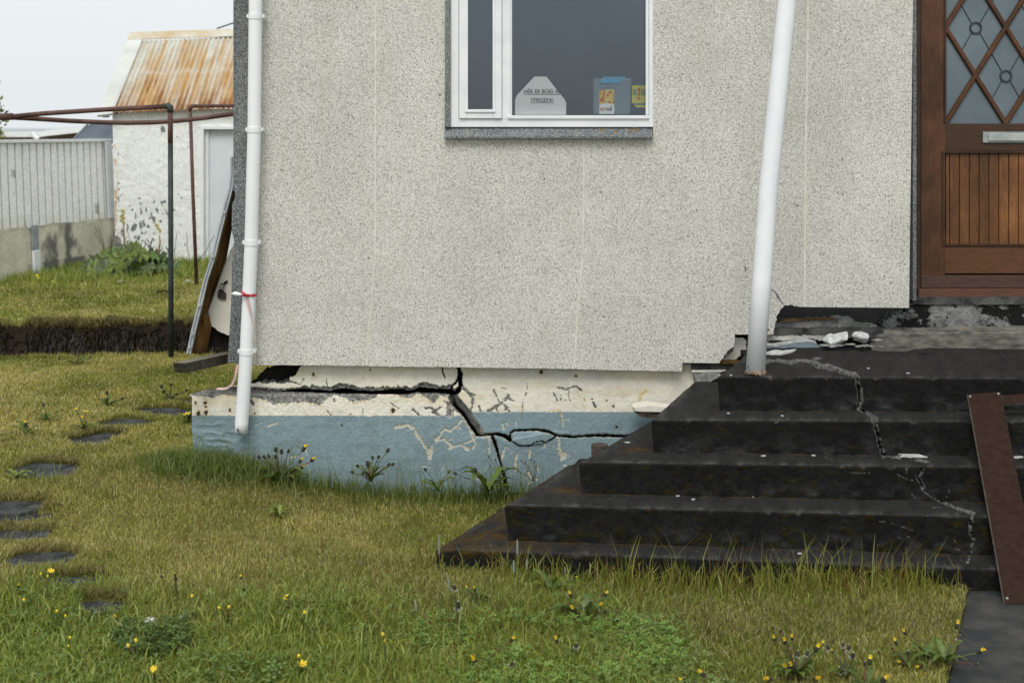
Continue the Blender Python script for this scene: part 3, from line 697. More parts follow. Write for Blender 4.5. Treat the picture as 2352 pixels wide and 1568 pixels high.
XL, XR, YBm = 2172.0, 2172+dx*6, 284.0
def lattice(slope, k):     # clip a diagonal through the lattice to the glass opening
    # line: y = 284 + slope*(x-XL-2*dx*k) * dy/dx  (nodes on the bottom edge)
    xb = XL+2*dx*k; pts_ = []
    for x in (XL, XR):
        y = YBm+slope*(x-xb)*dy/dx
        if -700 <= y <= YBm+.01: pts_.append((x, y))
    if XL <= xb <= XR: pts_.append((xb, YBm))
    xt = xb+slope*(-700-YBm)*dx/dy
    if XL <= xt <= XR: pts_.append((xt, -700))
    pts_ = sorted(set((round(a_, 2), round(b_, 2)) for a_, b_ in pts_))
    return (pts_[0], pts_[-1]) if len(pts_) > 1 else None
for k in range(0, 9):
    r_ = lattice(1, k); 
    if r_: bar(*r_, 5.2, YD+.028, .02)
for k in range(-6, 4):
    r_ = lattice(-1, k)
    if r_: bar(*r_, 5.2, YD+.0275, .02)
mb.build('glazing_bar', M['wood'], door, cols=[wc]*len(mb.v))
mb = MB()
for i in range(0, 4):
    for j in range(-1, 6):
        for ox, oy in ((0, 0), (dx, dy)):
            cx, cy_ = XL+dx+ox+2*dx*i-0, 284-2*dy+oy-2*dy*j+2
            if ox == 0: cy_ = 284-2*dy*(j+1)+2
            else: cy_ = 284-dy-2*dy*j+2
            if cy_ > 283 or cx > XR: continue
            c = P(cx, cy_, YD+.047)
            ring = [(c[0]+.031*math.cos(t), c[1], c[2]+.031*math.sin(t)) for t in np.linspace(0, 2*math.pi, 25)]
            mb.tube(ring, .0062, 6, False)
            for sx, sz in ((1, 1), (1, -1), (-1, 1), (-1, -1)):
                mb.tube([(c[0]+.022*sx, c[1], c[2]+.024*sz), (c[0]+.084*sx, c[1], c[2]+.134*sz)], .0026, 5, False)
mb.build('lead_pattern', M['lead'], door)
mb = MB(); mb.pbox(2258, 303, 2372, 328, YD+.012, .02, .003); lbx = mb.build('letter_slot', M['galv'], door)
mb = MB(); mb.pbox(2271, 307, 2362, 324, YD+.004, .01, .004); mb.build('flap', simple('silver_flap', (.30, .33, .32), (.48, .50, .47), 8, .4), lbx)

# ================================================================ FOUNDATION (one sheet of masonry, cracked and displaced)
zB = lambda x, y: (422.6+x*.2502, 790+y*.2502)
zC = lambda x, y: (918.75+x*.2502, 808.5+y*.2502)
step = 1.7
px = np.arange(436, 1720, step); py = np.arange(836, 1185, step); X, Y = np.meshgrid(px, py)
n1 = (fbm(X*.09, Y*.09, 51, 4)-.5)*2; n2 = (fbm(X*.28, Y*.28, 52, 3)-.5)*2
Xn, Yn = X+n1*1.5+n2*1.6, Y+n1*1.2+n2*1.5
slit_t = [zB(*q) for q in ((0, 398), (610, 398), (690, 410), (880, 422), (1040, 400), (1130, 395), (1240, 405), (1340, 420), (1420, 385), (1480, 375), (1600, 405), (1730, 415), (1830, 400), (1900, 380), (2020, 385), (2090, 415), (2120, 400), (2160, 365), (2300, 385), (2450, 388), (2480, 430))]
slit_b = [zB(*q) for q in ((0, 402), (610, 405), (880, 428), (1050, 436), (1300, 447), (1500, 452), (1800, 457), (2050, 460), (2130, 440), (2350, 450), (2480, 462))]
cream_t = [zB(*q) for q in ((50, 470), (130, 480), (260, 495), (350, 462), (440, 472), (610, 490), (760, 515), (850, 545), (960, 545), (1080, 530), (1180, 545), (1250, 560), (1320, 500), (1390, 470), (1460, 490), (1550, 530), (1740, 510), (1780, 460), (1890, 447), (2000, 480), (2080, 500), (2130, 462), (2200, 470), (2290, 550), (2350, 480), (2460, 480))]
st, sb, ct = curve(slit_t, X)+n2*1.5, curve(slit_b, X)+n2*.6, curve(cream_t, X)+n2*2.2+n1*1.5
leftpart = X < 1043
st = st+(sb-st)*.38
# diagonal crack
dl = [zC(*q) for q in ((455, 395), (462, 430), (480, 490), (560, 560), (600, 620), (640, 680), (700, 765), (760, 772), (800, 772))]
dr = [zC(*q) for q in ((530, 380), (545, 420), (600, 480), (650, 540), (690, 620), (740, 680), (780, 745), (800, 750))]
xl = np.interp(Y, [p[1] for p in dl], [p[0] for p in dl])+n2*1.4; xr = np.interp(Y, [p[1] for p in dr], [p[0] for p in dr])+n2*1.4
indiag = (Y > 899) & (Y < 1001) & (X > xl) & (X < xr)
tdi = np.clip((X-xl)/np.maximum(xr-xl, .1), 0, 1)
cr_up = ([zC(*q) for q in ((540, 130), (555, 200), (548, 250), (562, 300), (535, 350), (505, 385))], [6, 9, 11, 9, 9, 8])
cr_up2 = ([zC(*q) for q in ((520, 262), (485, 310), (475, 345), (510, 375))], [5, 4, 4, 5])
cr_h = ([zC(*q) for q in ((700, 765), (800, 755), (900, 752), (960, 765), (1010, 805))], [6, 6, 6, 8, 10])
cr_h1 = ([zC(*q) for q in ((1005, 790), (1012, 740), (1050, 718), (1250, 712), (1370, 730), (1440, 765), (1600, 776), (1800, 766), (2010, 768), (2300, 766))], [5, 3, 3.6, 4.4, 5.5, 4.4, 3.6, 6, 5.5, 5.5])
cr_h2 = ([zC(*q) for q in ((1020, 815), (1100, 862), (1200, 855), (1240, 828), (1300, 815), (1335, 835), (1430, 775))], [1.6, 1.8, 2, 1.5, 1.7, 2, 3])
cr_v = ([zC(*q) for q in ((850, 775), (880, 860), (905, 950), (930, 1040), (945, 1100), (965, 1200), (990, 1300))], [7, 7, 6.5, 6.5, 7, 8, 8])
cr_s = ([zC(*q) for q in ((395, 140), (393, 185), (418, 240))], [2.5, 2, 1.2])
groove = np.zeros_like(X); dark = np.zeros_like(X); conc = np.zeros_like(X)
for pts_, wd in (cr_up, cr_up2, cr_h, cr_h1, cr_h2, cr_v, cr_s):
    d, w_ = dline(Xn, Yn, pts_, wd); w_ = w_*(.45+1.1*fbm(X*.06, Y*.06, 150, 3)); g = d < w_/2
    if max(wd) > 3.5:
        groove = np.maximum(groove, np.clip((w_/2-d)/1.2, 0, 1)); conc = np.maximum(conc, (d < w_/2+1.2+n1*3.0)*1.0)
    else: groove = np.maximum(groove, (d < max(.9, 1))*.25); dark = np.maximum(dark, (d < np.maximum(w_/2, .85))*1.)
# which piece is forward: everything below the ledge / left of the diagonal / below the horizontal crack
hline = curve([(1043, 900), (1100, 1000), (1130, 998), (1170, 1010), (1275, 990), (1420, 1000), (1700, 1000)], X)
lower = np.where(X < 1043, Y > sb, Y > hline)
fwd = lower*(.075*(1-sm(1090, 1330, X)))
Yd = 7.65-fwd
# ledge: level top of the forward block between slit and front edge
zl = H-(907-HY)*7.575/F
ledge = leftpart & (Y > sb) & (Y < np.minimum(ct, 908)) 
Yl = (H-zl)*F/(np.maximum(Y, 870)-HY); Yd = np.where(ledge, np.clip(Yl, 7.575, 7.67), Yd)
conc = np.maximum(conc, (leftpart & (Y > st-4-2*n1) & (Y < ct))*1.0)
slit = leftpart & (Y > st) & (Y < sb) & (X > 575)
Yd = Yd+slit*.35+groove*.22
# diagonal opening: black at left, rough broken face at right
Yd = np.where(indiag, 7.65+np.where(tdi < .34, .30, .08*(1-tdi)/.66), Yd); conc = np.where(indiag, 1, conc)
dd, _w = dline(Xn, Yn, [(p[0]-1.5, p[1]) for p in dl], [5]*len(dl)); conc = np.maximum(conc, (dd < 3.4+n1*2)*1.)
# spalls around the upper lip
lip = leftpart & (Y < st) & (Y > st-3-9*np.clip(n1+.35+.6*np.exp(-((X-975)/40)**2)+.5*np.exp(-((X-800)/22)**2), 0, 1)) & (X > 690); conc = np.maximum(conc, lip*1.)
Yd = Yd+lip*.015
n4 = fbm(X*.07, Y*.07, 140, 3)
# peeled stretches
cream_lines = [([zC(*q) for q in L_], w_) for L_, w_ in (
 (((858, 352), (890, 410), (920, 480)), 5), (((815, 548), (880, 500), (930, 475), (985, 425), (1000, 395)), 7), (((990, 430), (1045, 452)), 5), (((955, 480), (985, 520), (1005, 545)), 9), (((885, 520), (890, 548)), 4),
 (((590, 335), (640, 385), (670, 430), (665, 470), (655, 530)), 7), (((655, 380), (690, 400)), 3), (((1445, 322), (1530, 345), (1620, 315), (1665, 355)), 4.5), (((1550, 350), (1552, 420), (1565, 460)), 2), (((1412, 380), (1440, 445)), 4), (((1475, 400), (1480, 450)), 3),
 (((230, 520), (290, 510), (340, 580)), 4), (((300, 560), (345, 530), (390, 500)), 3), (((455, 480), (450, 530), (455, 580)), 10), (((490, 500), (485, 580)), 4), (((120, 535), (165, 560), (172, 582)), 4), (((725, 495), (745, 545)), 5), (((935, 330), (980, 340)), 2),
 (((1170, 280), (1168, 380), (1135, 430), (1122, 540)), 1.2), (((1780, 475), (1790, 500)), 6), (((430, 470), (410, 450)), 3))]
cream_lines += [([zB(*q) for q in L_], w_) for L_, w_ in ((((1320, 620), (1345, 655)), 3), (((1905, 545), (1980, 600)), 2), (((1310, 320), (1318, 400)), 2.5), (((980, 345), (1060, 370), (1100, 325)), 3), (((1380, 500), (1390, 530)), 5), (((610, 520), (640, 560)), 6), (((780, 520), (830, 545)), 8), (((1640, 580), (1640, 650)), 1.0), (((2110, 600), (2155, 655)), 4), (((2300, 610), (2345, 660)), 4))]
for L_, w_ in cream_lines:
    d = dline(Xn, Yn, L_); conc = np.maximum(conc, (d < w_/2*(.35+1.3*n4+.7*n2))*1.)
peelw = np.zeros_like(X)
PEEL = [(((0, 675), (60, 662), (110, 685), (145, 710), (155, 770), (195, 800), (215, 860), (255, 895)), 5), (((290, 862), (285, 910), (265, 970)), 7), (((255, 895), (285, 900)), 8), (((560, 630), (520, 680), (460, 715), (400, 708), (365, 770), (345, 800), (325, 825)), 5), (((330, 800), (400, 800), (455, 835), (480, 860), (560, 850), (590, 875), (625, 888)), 7), (((640, 715), (675, 790), (690, 840), (670, 880)), 5), (((590, 832), (680, 800), (700, 775)), 3.5),
 (((820, 785), (818, 860), (822, 915)), 3.5), (((965, 870), (945, 930), (930, 985)), 3.5), (((1075, 940), (1058, 1000), (1062, 1080)), 4.5), (((1195, 885), (1188, 960)), 4), (((1455, 790), (1458, 880), (1470, 930), (1495, 960), (1480, 975)), 7), (((1500, 935), (1500, 960)), 10), (((1478, 560), (1490, 610), (1492, 690)), 4), (((1492, 620), (1555, 608)), 2.5), (((935, 655), (955, 700)), 4), (((1062, 640), (1062, 670)), 3), (((975, 650), (990, 665)), 3),
 (((700, 1155), (760, 1175), (830, 1235)), 4), (((1180, 1110), (1200, 1150)), 7), (((1150, 1145), (1210, 1190)), 3), (((200, 1045), (245, 1048)), 4), (((375, 1080), (395, 1060)), 3), (((1325, 830), (1330, 865)), 4), (((1020, 920), (1030, 930)), 3), (((1260, 1040), (1270, 1110)), 2)]
for L_, w_ in PEEL: d = dline(Xn, Yn, [zC(*q) for q in L_]); peelw = np.maximum(peelw, (d < w_/2*(.25+1.5*n4+.8*n2+.3*n1))*1.); peelw = np.maximum(peelw, (d < w_*2.2)*(fbm(X*.22, Y*.22, 141, 2) > .80)*1.)
PB = [(((1940, 765), (2050, 738), (2120, 775), (2140, 830), (2170, 870), (2205, 930), (2245, 985), (2275, 935)), 6), (((2245, 985), (2255, 1045)), 8), (((2310, 880), (2350, 840)), 7), (((770, 750), (860, 722)), 3), (((1110, 940), (1130, 1010)), 3), (((980, 1035), (1050, 1025)), 4), (((660, 740), (715, 720)), 3)]
for L_, w_ in PB: d = dline(Xn, Yn, [zB(*q) for q in L_]); peelw = np.maximum(peelw, (d < w_/2*(.25+1.5*n4+.8*n2))*1.)
# colours
bl = np.where(X < 1060, 953.5+(X-440)*.002, 946)+(fbm(X*.3, Y*.01, 61, 2)-.5)*2.2+(fbm(X*.03, Y*.01, 62, 2)-.5)*2
blue = Y > bl
c_blue = np.array([.215, .295, .325]); c_cream = np.array([.76, .73, .63]); c_gray = np.array([.27, .27, .25]); c_peel = np.array([.50, .48, .39])
col = np.where(blue[..., None], c_blue, c_cream)
col = col*(1+.10*n1[..., None]); 
gr = sm(.45, .75, fbm(X*.012, Y*.05, 66, 4)); col = np.where(blue[..., None], col*(1-.10*gr[..., None]), col*(1-gr[..., None]*np.array([.08, .12, .22])))
# rust and dirt on the cream
for x, y, r_, c_ in ((109+423-422, 0, 0, 0),): pass
spots = [(*zB(110, 540), 3, 1), (*zB(195, 540), 3, 0), (*zB(198, 578), 2.4, 0), (*zB(130, 635), 4.2, 0), (*zB(203, 632), 4.2, 0), (*zB(425, 610), 3, 0), (*zB(1920, 615), 4.5, 0), (*zB(1190, 280), 3, 0), (*zB(1705, 232), 1.5, 0), (*zC(1295, 180), 4, 0), (*zC(1617, 222), 2.6, 0), (*zC(1895, 447), 1.6, 0), (*zC(1958, 497), 2.2, 0), (*zC(1690, 440), 1.5, 0), (*zC(1765, 435), 1.6, 0), (*zC(1520, 445), 1.5, 0), (*zB(650, 640), 1.5, 0), (*zB(1530, 645), 1.3, 0), (*zC(1990, 690), 1.8, 0), (*zB(1450, 750), 2, 0)]
for x, y, r_, ru in spots:
    d = np.hypot(Xn-x, (Yn-y)*.75); m = d < r_; halo = np.exp(-(d/(r_*1.9))**2)*.55
    col = col*(1-halo[..., None]*np.array([.1, .35, .7])); col = np.where(m[..., None], [(.05, .045, .035), (.16, .09, .04)][ru], col)
    Yd = Yd+m*.01*(1-ru)
for L_, w_ in ((((1122, 500), (1122, 610)), 2), (((1395, 545), (1430, 525), (1475, 540), (1480, 620)), 2.2), (((2200, 440), (2215, 390), (2260, 350)), 4), (((1640, 400), (1700, 520)), 1)):
    d = dline(Xn, Yn, [zC(*q) for q in L_]); k_ = np.exp(-(d/w_)**2)*.7; col = col*(1-k_[..., None]*np.array([.15, .4, .8]))
for L_, w_ in ((((190, 655), (175, 740), (140, 768)), 1.5), (((70, 832), (130, 840), (190, 880)), 1.8), (((425, 660), (425, 740)), 1.5), (((1830, 640), (1840, 790)), .9), (((1640, 650), (1730, 780), (1850, 960)), .8), (((1120, 650), (1125, 720)), 1.5), (((2100, 655), (2110, 700)), 1)):
    d = dline(Xn, Yn, [zB(*q) for q in L_]); k_ = np.exp(-(d/w_)**2)*.55; col = col*(1-k_[..., None]*np.array([.2, .35, .6]))
edge = (leftpart & (Y > ct) & (Y < ct+3)); col = np.where((edge & (n2 > -.1))[..., None], (.55, .43, .24), col)
cdil = np.clip(fbm(X*.2, Y*.2, 71, 3)*1.5, 0.35, 1.3)
col = np.where((peelw > 0)[..., None], c_peel*(.85+.3*fbm(X*.3, Y*.3, 75, 2))[..., None], col)
col = np.where((conc > 0)[..., None], c_gray*cdil[..., None], col)
rimw = (conc > 0) & blue & ~indiag; col = np.where(rimw[..., None], (c_peel*.9)*(.6+.6*fbm(X*.25, Y*.25, 79, 2))[..., None], col)
Yd = Yd+(peelw > 0)*.004+(conc > 0)*.006
col = np.where((dark > 0)[..., None], .018, col); col = np.where(indiag[..., None], np.array([.40, .41, .40])*cdil[..., None], col)
# lumpy plaster, and blisters under the paint at the left
blis = np.exp(-((X-510)/75)**2-((Y-1015)/38)**2)+.6*np.exp(-((X-470)/50)**2-((Y-1000)/30)**2)
ridge = 1-np.abs(fbm(X*.035, Y*.06, 81, 4)-.5)*4
Yd = Yd-blis*np.clip(ridge, 0, 1)*.007-(fbm(X*.05, Y*.05, 83, 4)-.5)*.004-(fbm(X*.3, Y*.3, 85, 2)-.5)*.0022*np.where(conc > 0, 4, 1)
loose = inpoly(X, Y, [zC(*q) for q in ((1030, 750), (1100, 728), (1380, 745), (1430, 780), (1330, 835), (1200, 850), (1100, 860), (1030, 810))]); Yd = Yd-loose*.012
VX = (X-HX)/F*Yd; VZ = H-(Y-HY)/F*Yd
# what is missing: the black hole at the left, and everything beyond the outline
hole = inpoly(Xn, Yn, [(560, 830), (700, 830), (689, 846), (682, 860), (667, 868), (666, 880), (668, 888), (600, 889), (575, 889), (560, 889)])
out = (leftpart & (Y < np.where(X < 575, ct+0*X, st)) & (X < 666)) & ~((X > 578) & (Y > 878+n2*2+4*np.abs(np.sin(X*.09))))
out |= (X < 441+.02*(Y-905)) | (leftpart & (X < 545) & (Y < np.interp(X, [440, 470, 500, 545], [905, 897, 892, 886])))
led2 = leftpart & (X < 600) & (Y > np.interp(X, [440, 470, 500, 545, 600], [905, 897, 892, 886, 884])) & (Y < ct)
out &= ~led2; hole &= ~(led2 & (X > 440)); hole &= ~((X > 578) & (Y > 878+n2*2+4*np.abs(np.sin(X*.09))))
kill = hole | out | (groove > .75) | slit | (indiag & (tdi > .04) & (tdi < .30))
idx = np.arange(X.size).reshape(X.shape); q4 = np.stack([idx[:-1, :-1], idx[1:, :-1], idx[1:, 1:], idx[:-1, 1:]], -1).reshape(-1, 4)
kf = kill.ravel()[q4].all(1); q4 = q4[~kf]
used = np.unique(q4); remap = -np.ones(X.size, int); remap[used] = np.arange(len(used))
verts = np.stack([VX, Yd, VZ], -1).reshape(-1, 3)[used]
obj('foundation', verts, remap[q4], M['plinth'], house, cols=col.reshape(-1, 3)[used], smooth=True)
# solid body behind the sheet, so that the foundation has depth
mb = MB(); a = P(446, 912, 7.63); b = P(1040, 1150, 7.63); mb.box(a[0], 7.70, -.3, b[0], 7.86, a[2]-.01); mb.build('foundation_core', M['concrete_dark'], house)
a = P(1130, 1010, 7.72); b = P(1720, 1150, 7.72); mb = MB(); mb.box(a[0], 7.96, -.3, 3.3, 8.1, .60); mb.box(-.20, 8.0, -.3, a[0], 8.15, .60); mb.box(-.85, 8.0, -.3, -.2, 8.15, .60); mb.build('foundation_core', M['void'], house)  # near-black boxes standing in for the dark cavity behind cracks and gap
MB().prism([(655, 845), (1050, 845), (1050, 925), (600, 925), (600, 893), (655, 893)], 7.90, .05).build('cavity_backing', M['void'], house)  # dark sheet added behind the slit, its shade put into the colour
# black backing of the hole, shade put into its colour
hp = jag([(631, 836), (620, 845), (608, 848), (598, 857), (590, 868), (580, 874), (572, 884), (575, 892)], 4, 3, 2)
MB().prism(hp+[(720, 892), (720, 836)], 7.78, .05).build('cavity_backing', M['void'], house)
for x, y, w_, h_ in ((592, 884, 13, 6), (606, 880, 12, 9), (622, 881, 17, 10), (641, 883, 15, 8), (657, 880, 16, 12), (674, 888, 12, 7)):
    poly = [(x-w_/2*math.cos(t)*(1+.2*rr.random()), y-h_/2*math.sin(t)*(1+.3*rr.random())) for t in np.linspace(0, 2*math.pi, 9)[:-1]]
    o = fixn(MB().prism(poly, 7.70, .10).build('rubble_block', M['concrete'], house)); o.modifiers.new('b', 'BEVEL').width = .006

# ================================================================ STEPS
KS = 6.7/6.5
LY = [k*KS for k in (6.5, 6.304, 6.118, 5.934, 5.809)]; RY = [k*KS for k in (6.5, 6.276, 6.077, 5.86, 5.685)]
LD = [k*KS for k in (1.148, 1.31, 1.457, 1.595, 1.746, 1.90)]; RD = [k*KS for k in (1.156, 1.31, 1.468, 1.624, 1.789, 1.92)]
LX = [1648, 1495, 1330, 1160, 1000]
BK = [(1735, 795), (1603, 868), (1495, 965), (1330, 1062), (1160, 1160)]
stairs = thing('front_steps', (1.2, 6.6, 0), 'five black mossy concrete steps, cracked, leading up to the front door', 'steps')
zR = lambda x, y: (1607.8+x*.3164, 588+y*.3164)
zS = lambda x, y: (1708.9+x*.3557, 1010.6+y*.3557)
CR = [([zR(*q) for q in ((440, 768), (475, 765), (560, 748), (650, 768), (740, 765), (800, 762), (850, 785), (950, 812), (1050, 838), (1120, 855), (1147, 885))], [4, 5, 6.5, 7, 6, 7, 9, 9, 9, 8, 6]),
      ([zR(*q) for q in ((780, 762), (850, 745), (878, 742))], [3, 4, 2]), ([zR(*q) for q in ((1143, 875), (1152, 960), (1165, 1040), (1150, 1108))], [6, 7.5, 8, 6]),
      ([zR(*q) for q in ((1155, 1110), (1220, 1140), (1278, 1182))], [5, 7, 7]), ([zR(*q) for q in ((1262, 1190), (1285, 1280), (1300, 1340), (1330, 1445))], [5.5, 6.5, 7.5, 7]),
      ([zR(*q) for q in ((1335, 1443), (1450, 1455), (1560, 1470), (1665, 1497))], [5, 4.5, 5, 3]), ([zS(*q) for q in ((1150, 180), (1122, 240), (1160, 300), (1152, 318), (1230, 372), (1290, 402))], [3, 5, 4.5, 3, 4, 4.5]),
      ([zS(*q) for q in ((1290, 402), (1380, 445), (1485, 466))], [4.5, 4, 3]), ([zS(*q) for q in ((1470, 480), (1460, 560), (1466, 618))], [3, 2.6, 2.4]), ([zS(*q) for q in ((1485, 635), (1470, 720), (1440, 785))], [1.8, 1.6, 1.2])]
TH = [([zS(*q) for q in L_], w_) for L_, w_ in ((((1363, 635), (1368, 700), (1392, 712)), 1.6), (((855, 520), (950, 533), (1100, 583)), .9), (((980, 215), (1060, 255), (1120, 262)), .9), (((1080, 340), (1110, 380)), 1), (((690, 212), (860, 206)), .8), (((1048, 140), (1050, 205)), .8), (((1325, 320), (1320, 370), (1300, 360)), 1), (((1215, 435), (1270, 430)), 1.4), (((1000, 630), (1080, 620)), .7), (((903, 165), (905, 205)), .8))]
def stair(i):
    zl, zr = H-LD[i], H-RD[i]
    NL = np.array(P(LX[i], 300+LD[i]*3200/LY[i], LY[i])); r = np.array(P(2250, 300+RD[i]*3200/RY[i], RY[i]))
    NR = NL+(r-NL)*((3.15-NL[0])/(r[0]-NL[0])); b = np.array(G(*BK[i], zl)); BLd = (b-NL)[:2]; BLd /= np.linalg.norm(BLd)
    Lb = (7.72-NL[1])/BLd[1]; BL = np.array([*(NL[:2]+BLd*Lb), zl])
    e1 = (NR-NL)[:2]; e1 /= np.linalg.norm(e1); nF = np.array([-e1[1], e1[0]]); e0 = -BLd; nL = np.array([-e0[1], e0[0]])   # inward normals
    mit = (nF+nL)/(1+nF@nL)
    reach = .93 if i == 0 else .46
    hz_ = ((H-LD[i])-(H-LD[i+1])) + .03
    if i == 4: hz_ = .35
    ov = [(reach*(1-k), 0.0) for k in np.linspace(0, 1, int(reach/.007))][:-1]
    ov = [(a_+.010, 0) for a_, _ in ov] + [(.010-.010*math.sin(t), -.010+.010*math.cos(t)) for t in np.linspace(0, math.pi/2, 5)]
    nr = int(hz_/.0055); ov += [(.012*(k/nr)*(hz_/.17), -.010-(hz_-.01)*k/nr) for k in range(1, nr+1)]
    # stations along the path BL -> NL -> NR
    s0 = np.linspace(0, 1, int(Lb/.010)); s1 = np.linspace(0, 1, int(np.linalg.norm((NR-NL)[:2])/.0065))[1:]
    base = np.concatenate([BL[None, :]+(NL-BL)[None, :]*s0[:, None], NL[None, :]+(NR-NL)[None, :]*s1[:, None]])
    # offsets: on the side run inward along nL blending to the mitre at the corner; then nF
    offn = []
    off = np.array(ov); A_ = []
    for o_, dz in ov:
        pBL = BL[:2]+nL*o_; pC = NL[:2]+mit*o_; pNR = NR[:2]+nF*o_
        q = np.concatenate([pBL[None]+(pC-pBL)[None]*s0[:, None], pC[None]+(pNR-pC)[None]*s1[:, None]])
        A_.append(np.column_stack([q, base[:, 2]+dz]))
    A_ = np.array(A_); m, n = A_.shape[:2]
    X_, Y_ = proj(A_); nn = (fbm(X_*.22, Y_*.22, 5, 3)-.5)*2; n3 = (fbm(X_*.05, Y_*.05, 6, 3)-.5)*2
    tread = (np.arange(m) < m-nr-3)[:, None]*np.ones((1, n), bool)
    oo = off[:, 0][:, None]*np.ones((1, n)); dz = off[:, 1][:, None]*np.ones((1, n))
    # front direction normal for roughness and grooves
    nrm = np.zeros_like(A_); nrm[..., 2] = np.where(tread, 1, 0); ff = np.concatenate([np.repeat(-nL[None], len(s0), 0), np.repeat(-nF[None], len(s1), 0)])
    nrm[..., 0] = np.where(tread, 0, ff[None, :, 0]); nrm[..., 1] = np.where(tread, 0, ff[None, :, 1])
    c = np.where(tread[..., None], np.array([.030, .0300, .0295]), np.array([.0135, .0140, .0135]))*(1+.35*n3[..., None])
    wornedge = np.exp(-(np.abs(oo-.015)/.03)**2)*tread*np.clip(.3+n3+.7*nn, 0, 1); c = c+wornedge[..., None]*np.array([.042, .041, .038])
    if i == 0: c = np.where(tread[..., None], c*np.array([1.0, .93, .84]), c)
    dust = (~tread)*np.clip((-dz-.05)/.1, 0, 1)*np.clip(fbm(X_*.03, Y_*.06, 16, 3)*2.6-1.2, 0, 1)*(i < 4); c = c+dust[..., None]*.040
    # moss: dark olive on risers, orange on the treads at the foot of the next riser
    mo = (~tread)*.8*sm(.56, .74, fbm(X_*.045, Y_*.07, 30+i, 5)+.06*sm(-.10, -.155, dz)+[-.16, -.10, -.03, .03, 0][i]); gran = fbm(X_*.8, Y_*.8, 33, 2)
    c = c*(1-mo[..., None])+mo[..., None]*np.array([.026, .021, .005])*(.4+1.4*gran[..., None])
    disp = mo*.006*gran
    if i > 0:      # foot of the riser above
        NLu = P(LX[i-1], 300+LD[i-1]*3200/LY[i-1], LY[i-1]); ru = P(2250, 300+RD[i-1]*3200/RY[i-1], RY[i-1])
        yl = NLu[1]+(ru[1]-NLu[1])*(A_[..., 0]-NLu[0])/(ru[0]-NLu[0])+.012
        d1 = yl-A_[..., 1]; bu = np.array(G(*BK[i-1], H-LD[i-1])); tl = (A_[..., 1]-NLu[1])/(bu[1]-NLu[1]); xl_ = NLu[0]+(bu[0]-NLu[0])*np.clip(tl, 0, 9)
        d2 = xl_-A_[..., 0]+.02
        mfoot = tread*(sm(.032, .0, d1+.02*nn)*(A_[..., 0] > NLu[0]-.02)*sm(.46, .72, fbm(X_*.05, Y_*.2, 44+i, 4)+.07*(i > 2))*(A_[..., 1] < yl+.02))
        corner = tread*np.exp(-((A_[..., 0]-NLu[0]+.05)/(.07 if i < 4 else .14))**2-((A_[..., 1]-NLu[1]-.07)/.06)**2)*(i > 1)*sm(.38, .60, fbm(X_*.05, Y_*.35, 47, 4)+.08)
        k_ = np.clip(np.maximum(mfoot*.7, corner*.75), 0, 1)[..., None]
        c = c*(1-k_)+k_*np.array([.105, .058, .010])*(.4+gran[..., None]*1.0); disp = disp+k_[..., 0]*.004*gran
    if i == 4:
        k_ = (np.exp(-(dz+.01)**2/.02**2)*sm(.4, .55, fbm(X_*.04, Y_*.1, 61, 3))*(1-sm(1050, 1500, X_)))[..., None]*.6; c = c*(1-k_)+k_*np.array([.09, .055, .01])
    gro = np.zeros_like(X_)
    for pts_, wd in CR:
        pm = np.array(pts_); sel = (X_ > pm[:, 0].min()-12) & (X_ < pm[:, 0].max()+12)
        if not sel.any(): continue
        d, w_ = dline(X_+n3*3.5+nn*.9, Y_+n3*2.5+nn*.8, pts_, wd); w_ = w_*(.65+.7*fbm(X_*.09, Y_*.09, 92, 2)); rim = (d < w_*.5+1.4) ; core = (d+n3*.8+nn*.25 < w_*.33)
        c = np.where(rim[..., None], np.array([.19, .193, .19])*(.25+1.2*fbm(X_*.5, Y_*.5, 91, 2))[..., None], c); c = np.where((core & ((~tread) | (nn < .05)))[..., None], .006, c)
        gro = np.maximum(gro, core*.030+rim*.004)
    for pts_, wd in TH:
        d = dline(X_+nn*1.4, Y_+nn, pts_); c = np.where((d < wd*.8)[..., None], .12, c)
    fl = tread & (vnoise(X_*.9, Y_*.9, 99) > .985); c = np.where(fl[..., None], .22, c)
    chip = sm(.62, .8, fbm(X_*.06, Y_*.02, 18+i, 3))*np.exp(-(oo/.012)**2)*np.exp(-(dz/.014)**2)
    A_ = A_+nrm*((nn*.0024+n3*.0045+disp-gro)[..., None]); A_[..., 2] -= chip*.013
    idx = np.arange(m*n).reshape(m, n); q_ = np.stack([idx[:-1, :-1], idx[1:, :-1], idx[1:, 1:], idx[:-1, 1:]], -1).reshape(-1, 4)
    cc = np.clip(c, 0, 1).reshape(-1, 3)
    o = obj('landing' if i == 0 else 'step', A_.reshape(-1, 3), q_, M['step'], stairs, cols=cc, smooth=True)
    return [NL, NR, BL]
FP = [stair(i) for i in range(5)]
MB().box(P(1705, 0, 7.6)[0], 7.45, .55, 3.15, 7.95, H-RD[0]-.012).build('landing_rear', M['step'], stairs, cols=[(.03, .031, .031)]*8)
NL5, NR5, BL5 = FP[4]
def onsteps(x, y, g=0.0):
    return inpoly(x, y, [(NL5[0]-g, NL5[1]-g), (NR5[0]+1, NR5[1]-g), (NR5[0]+1, 7.8), (BL5[0]-g, 7.8)])

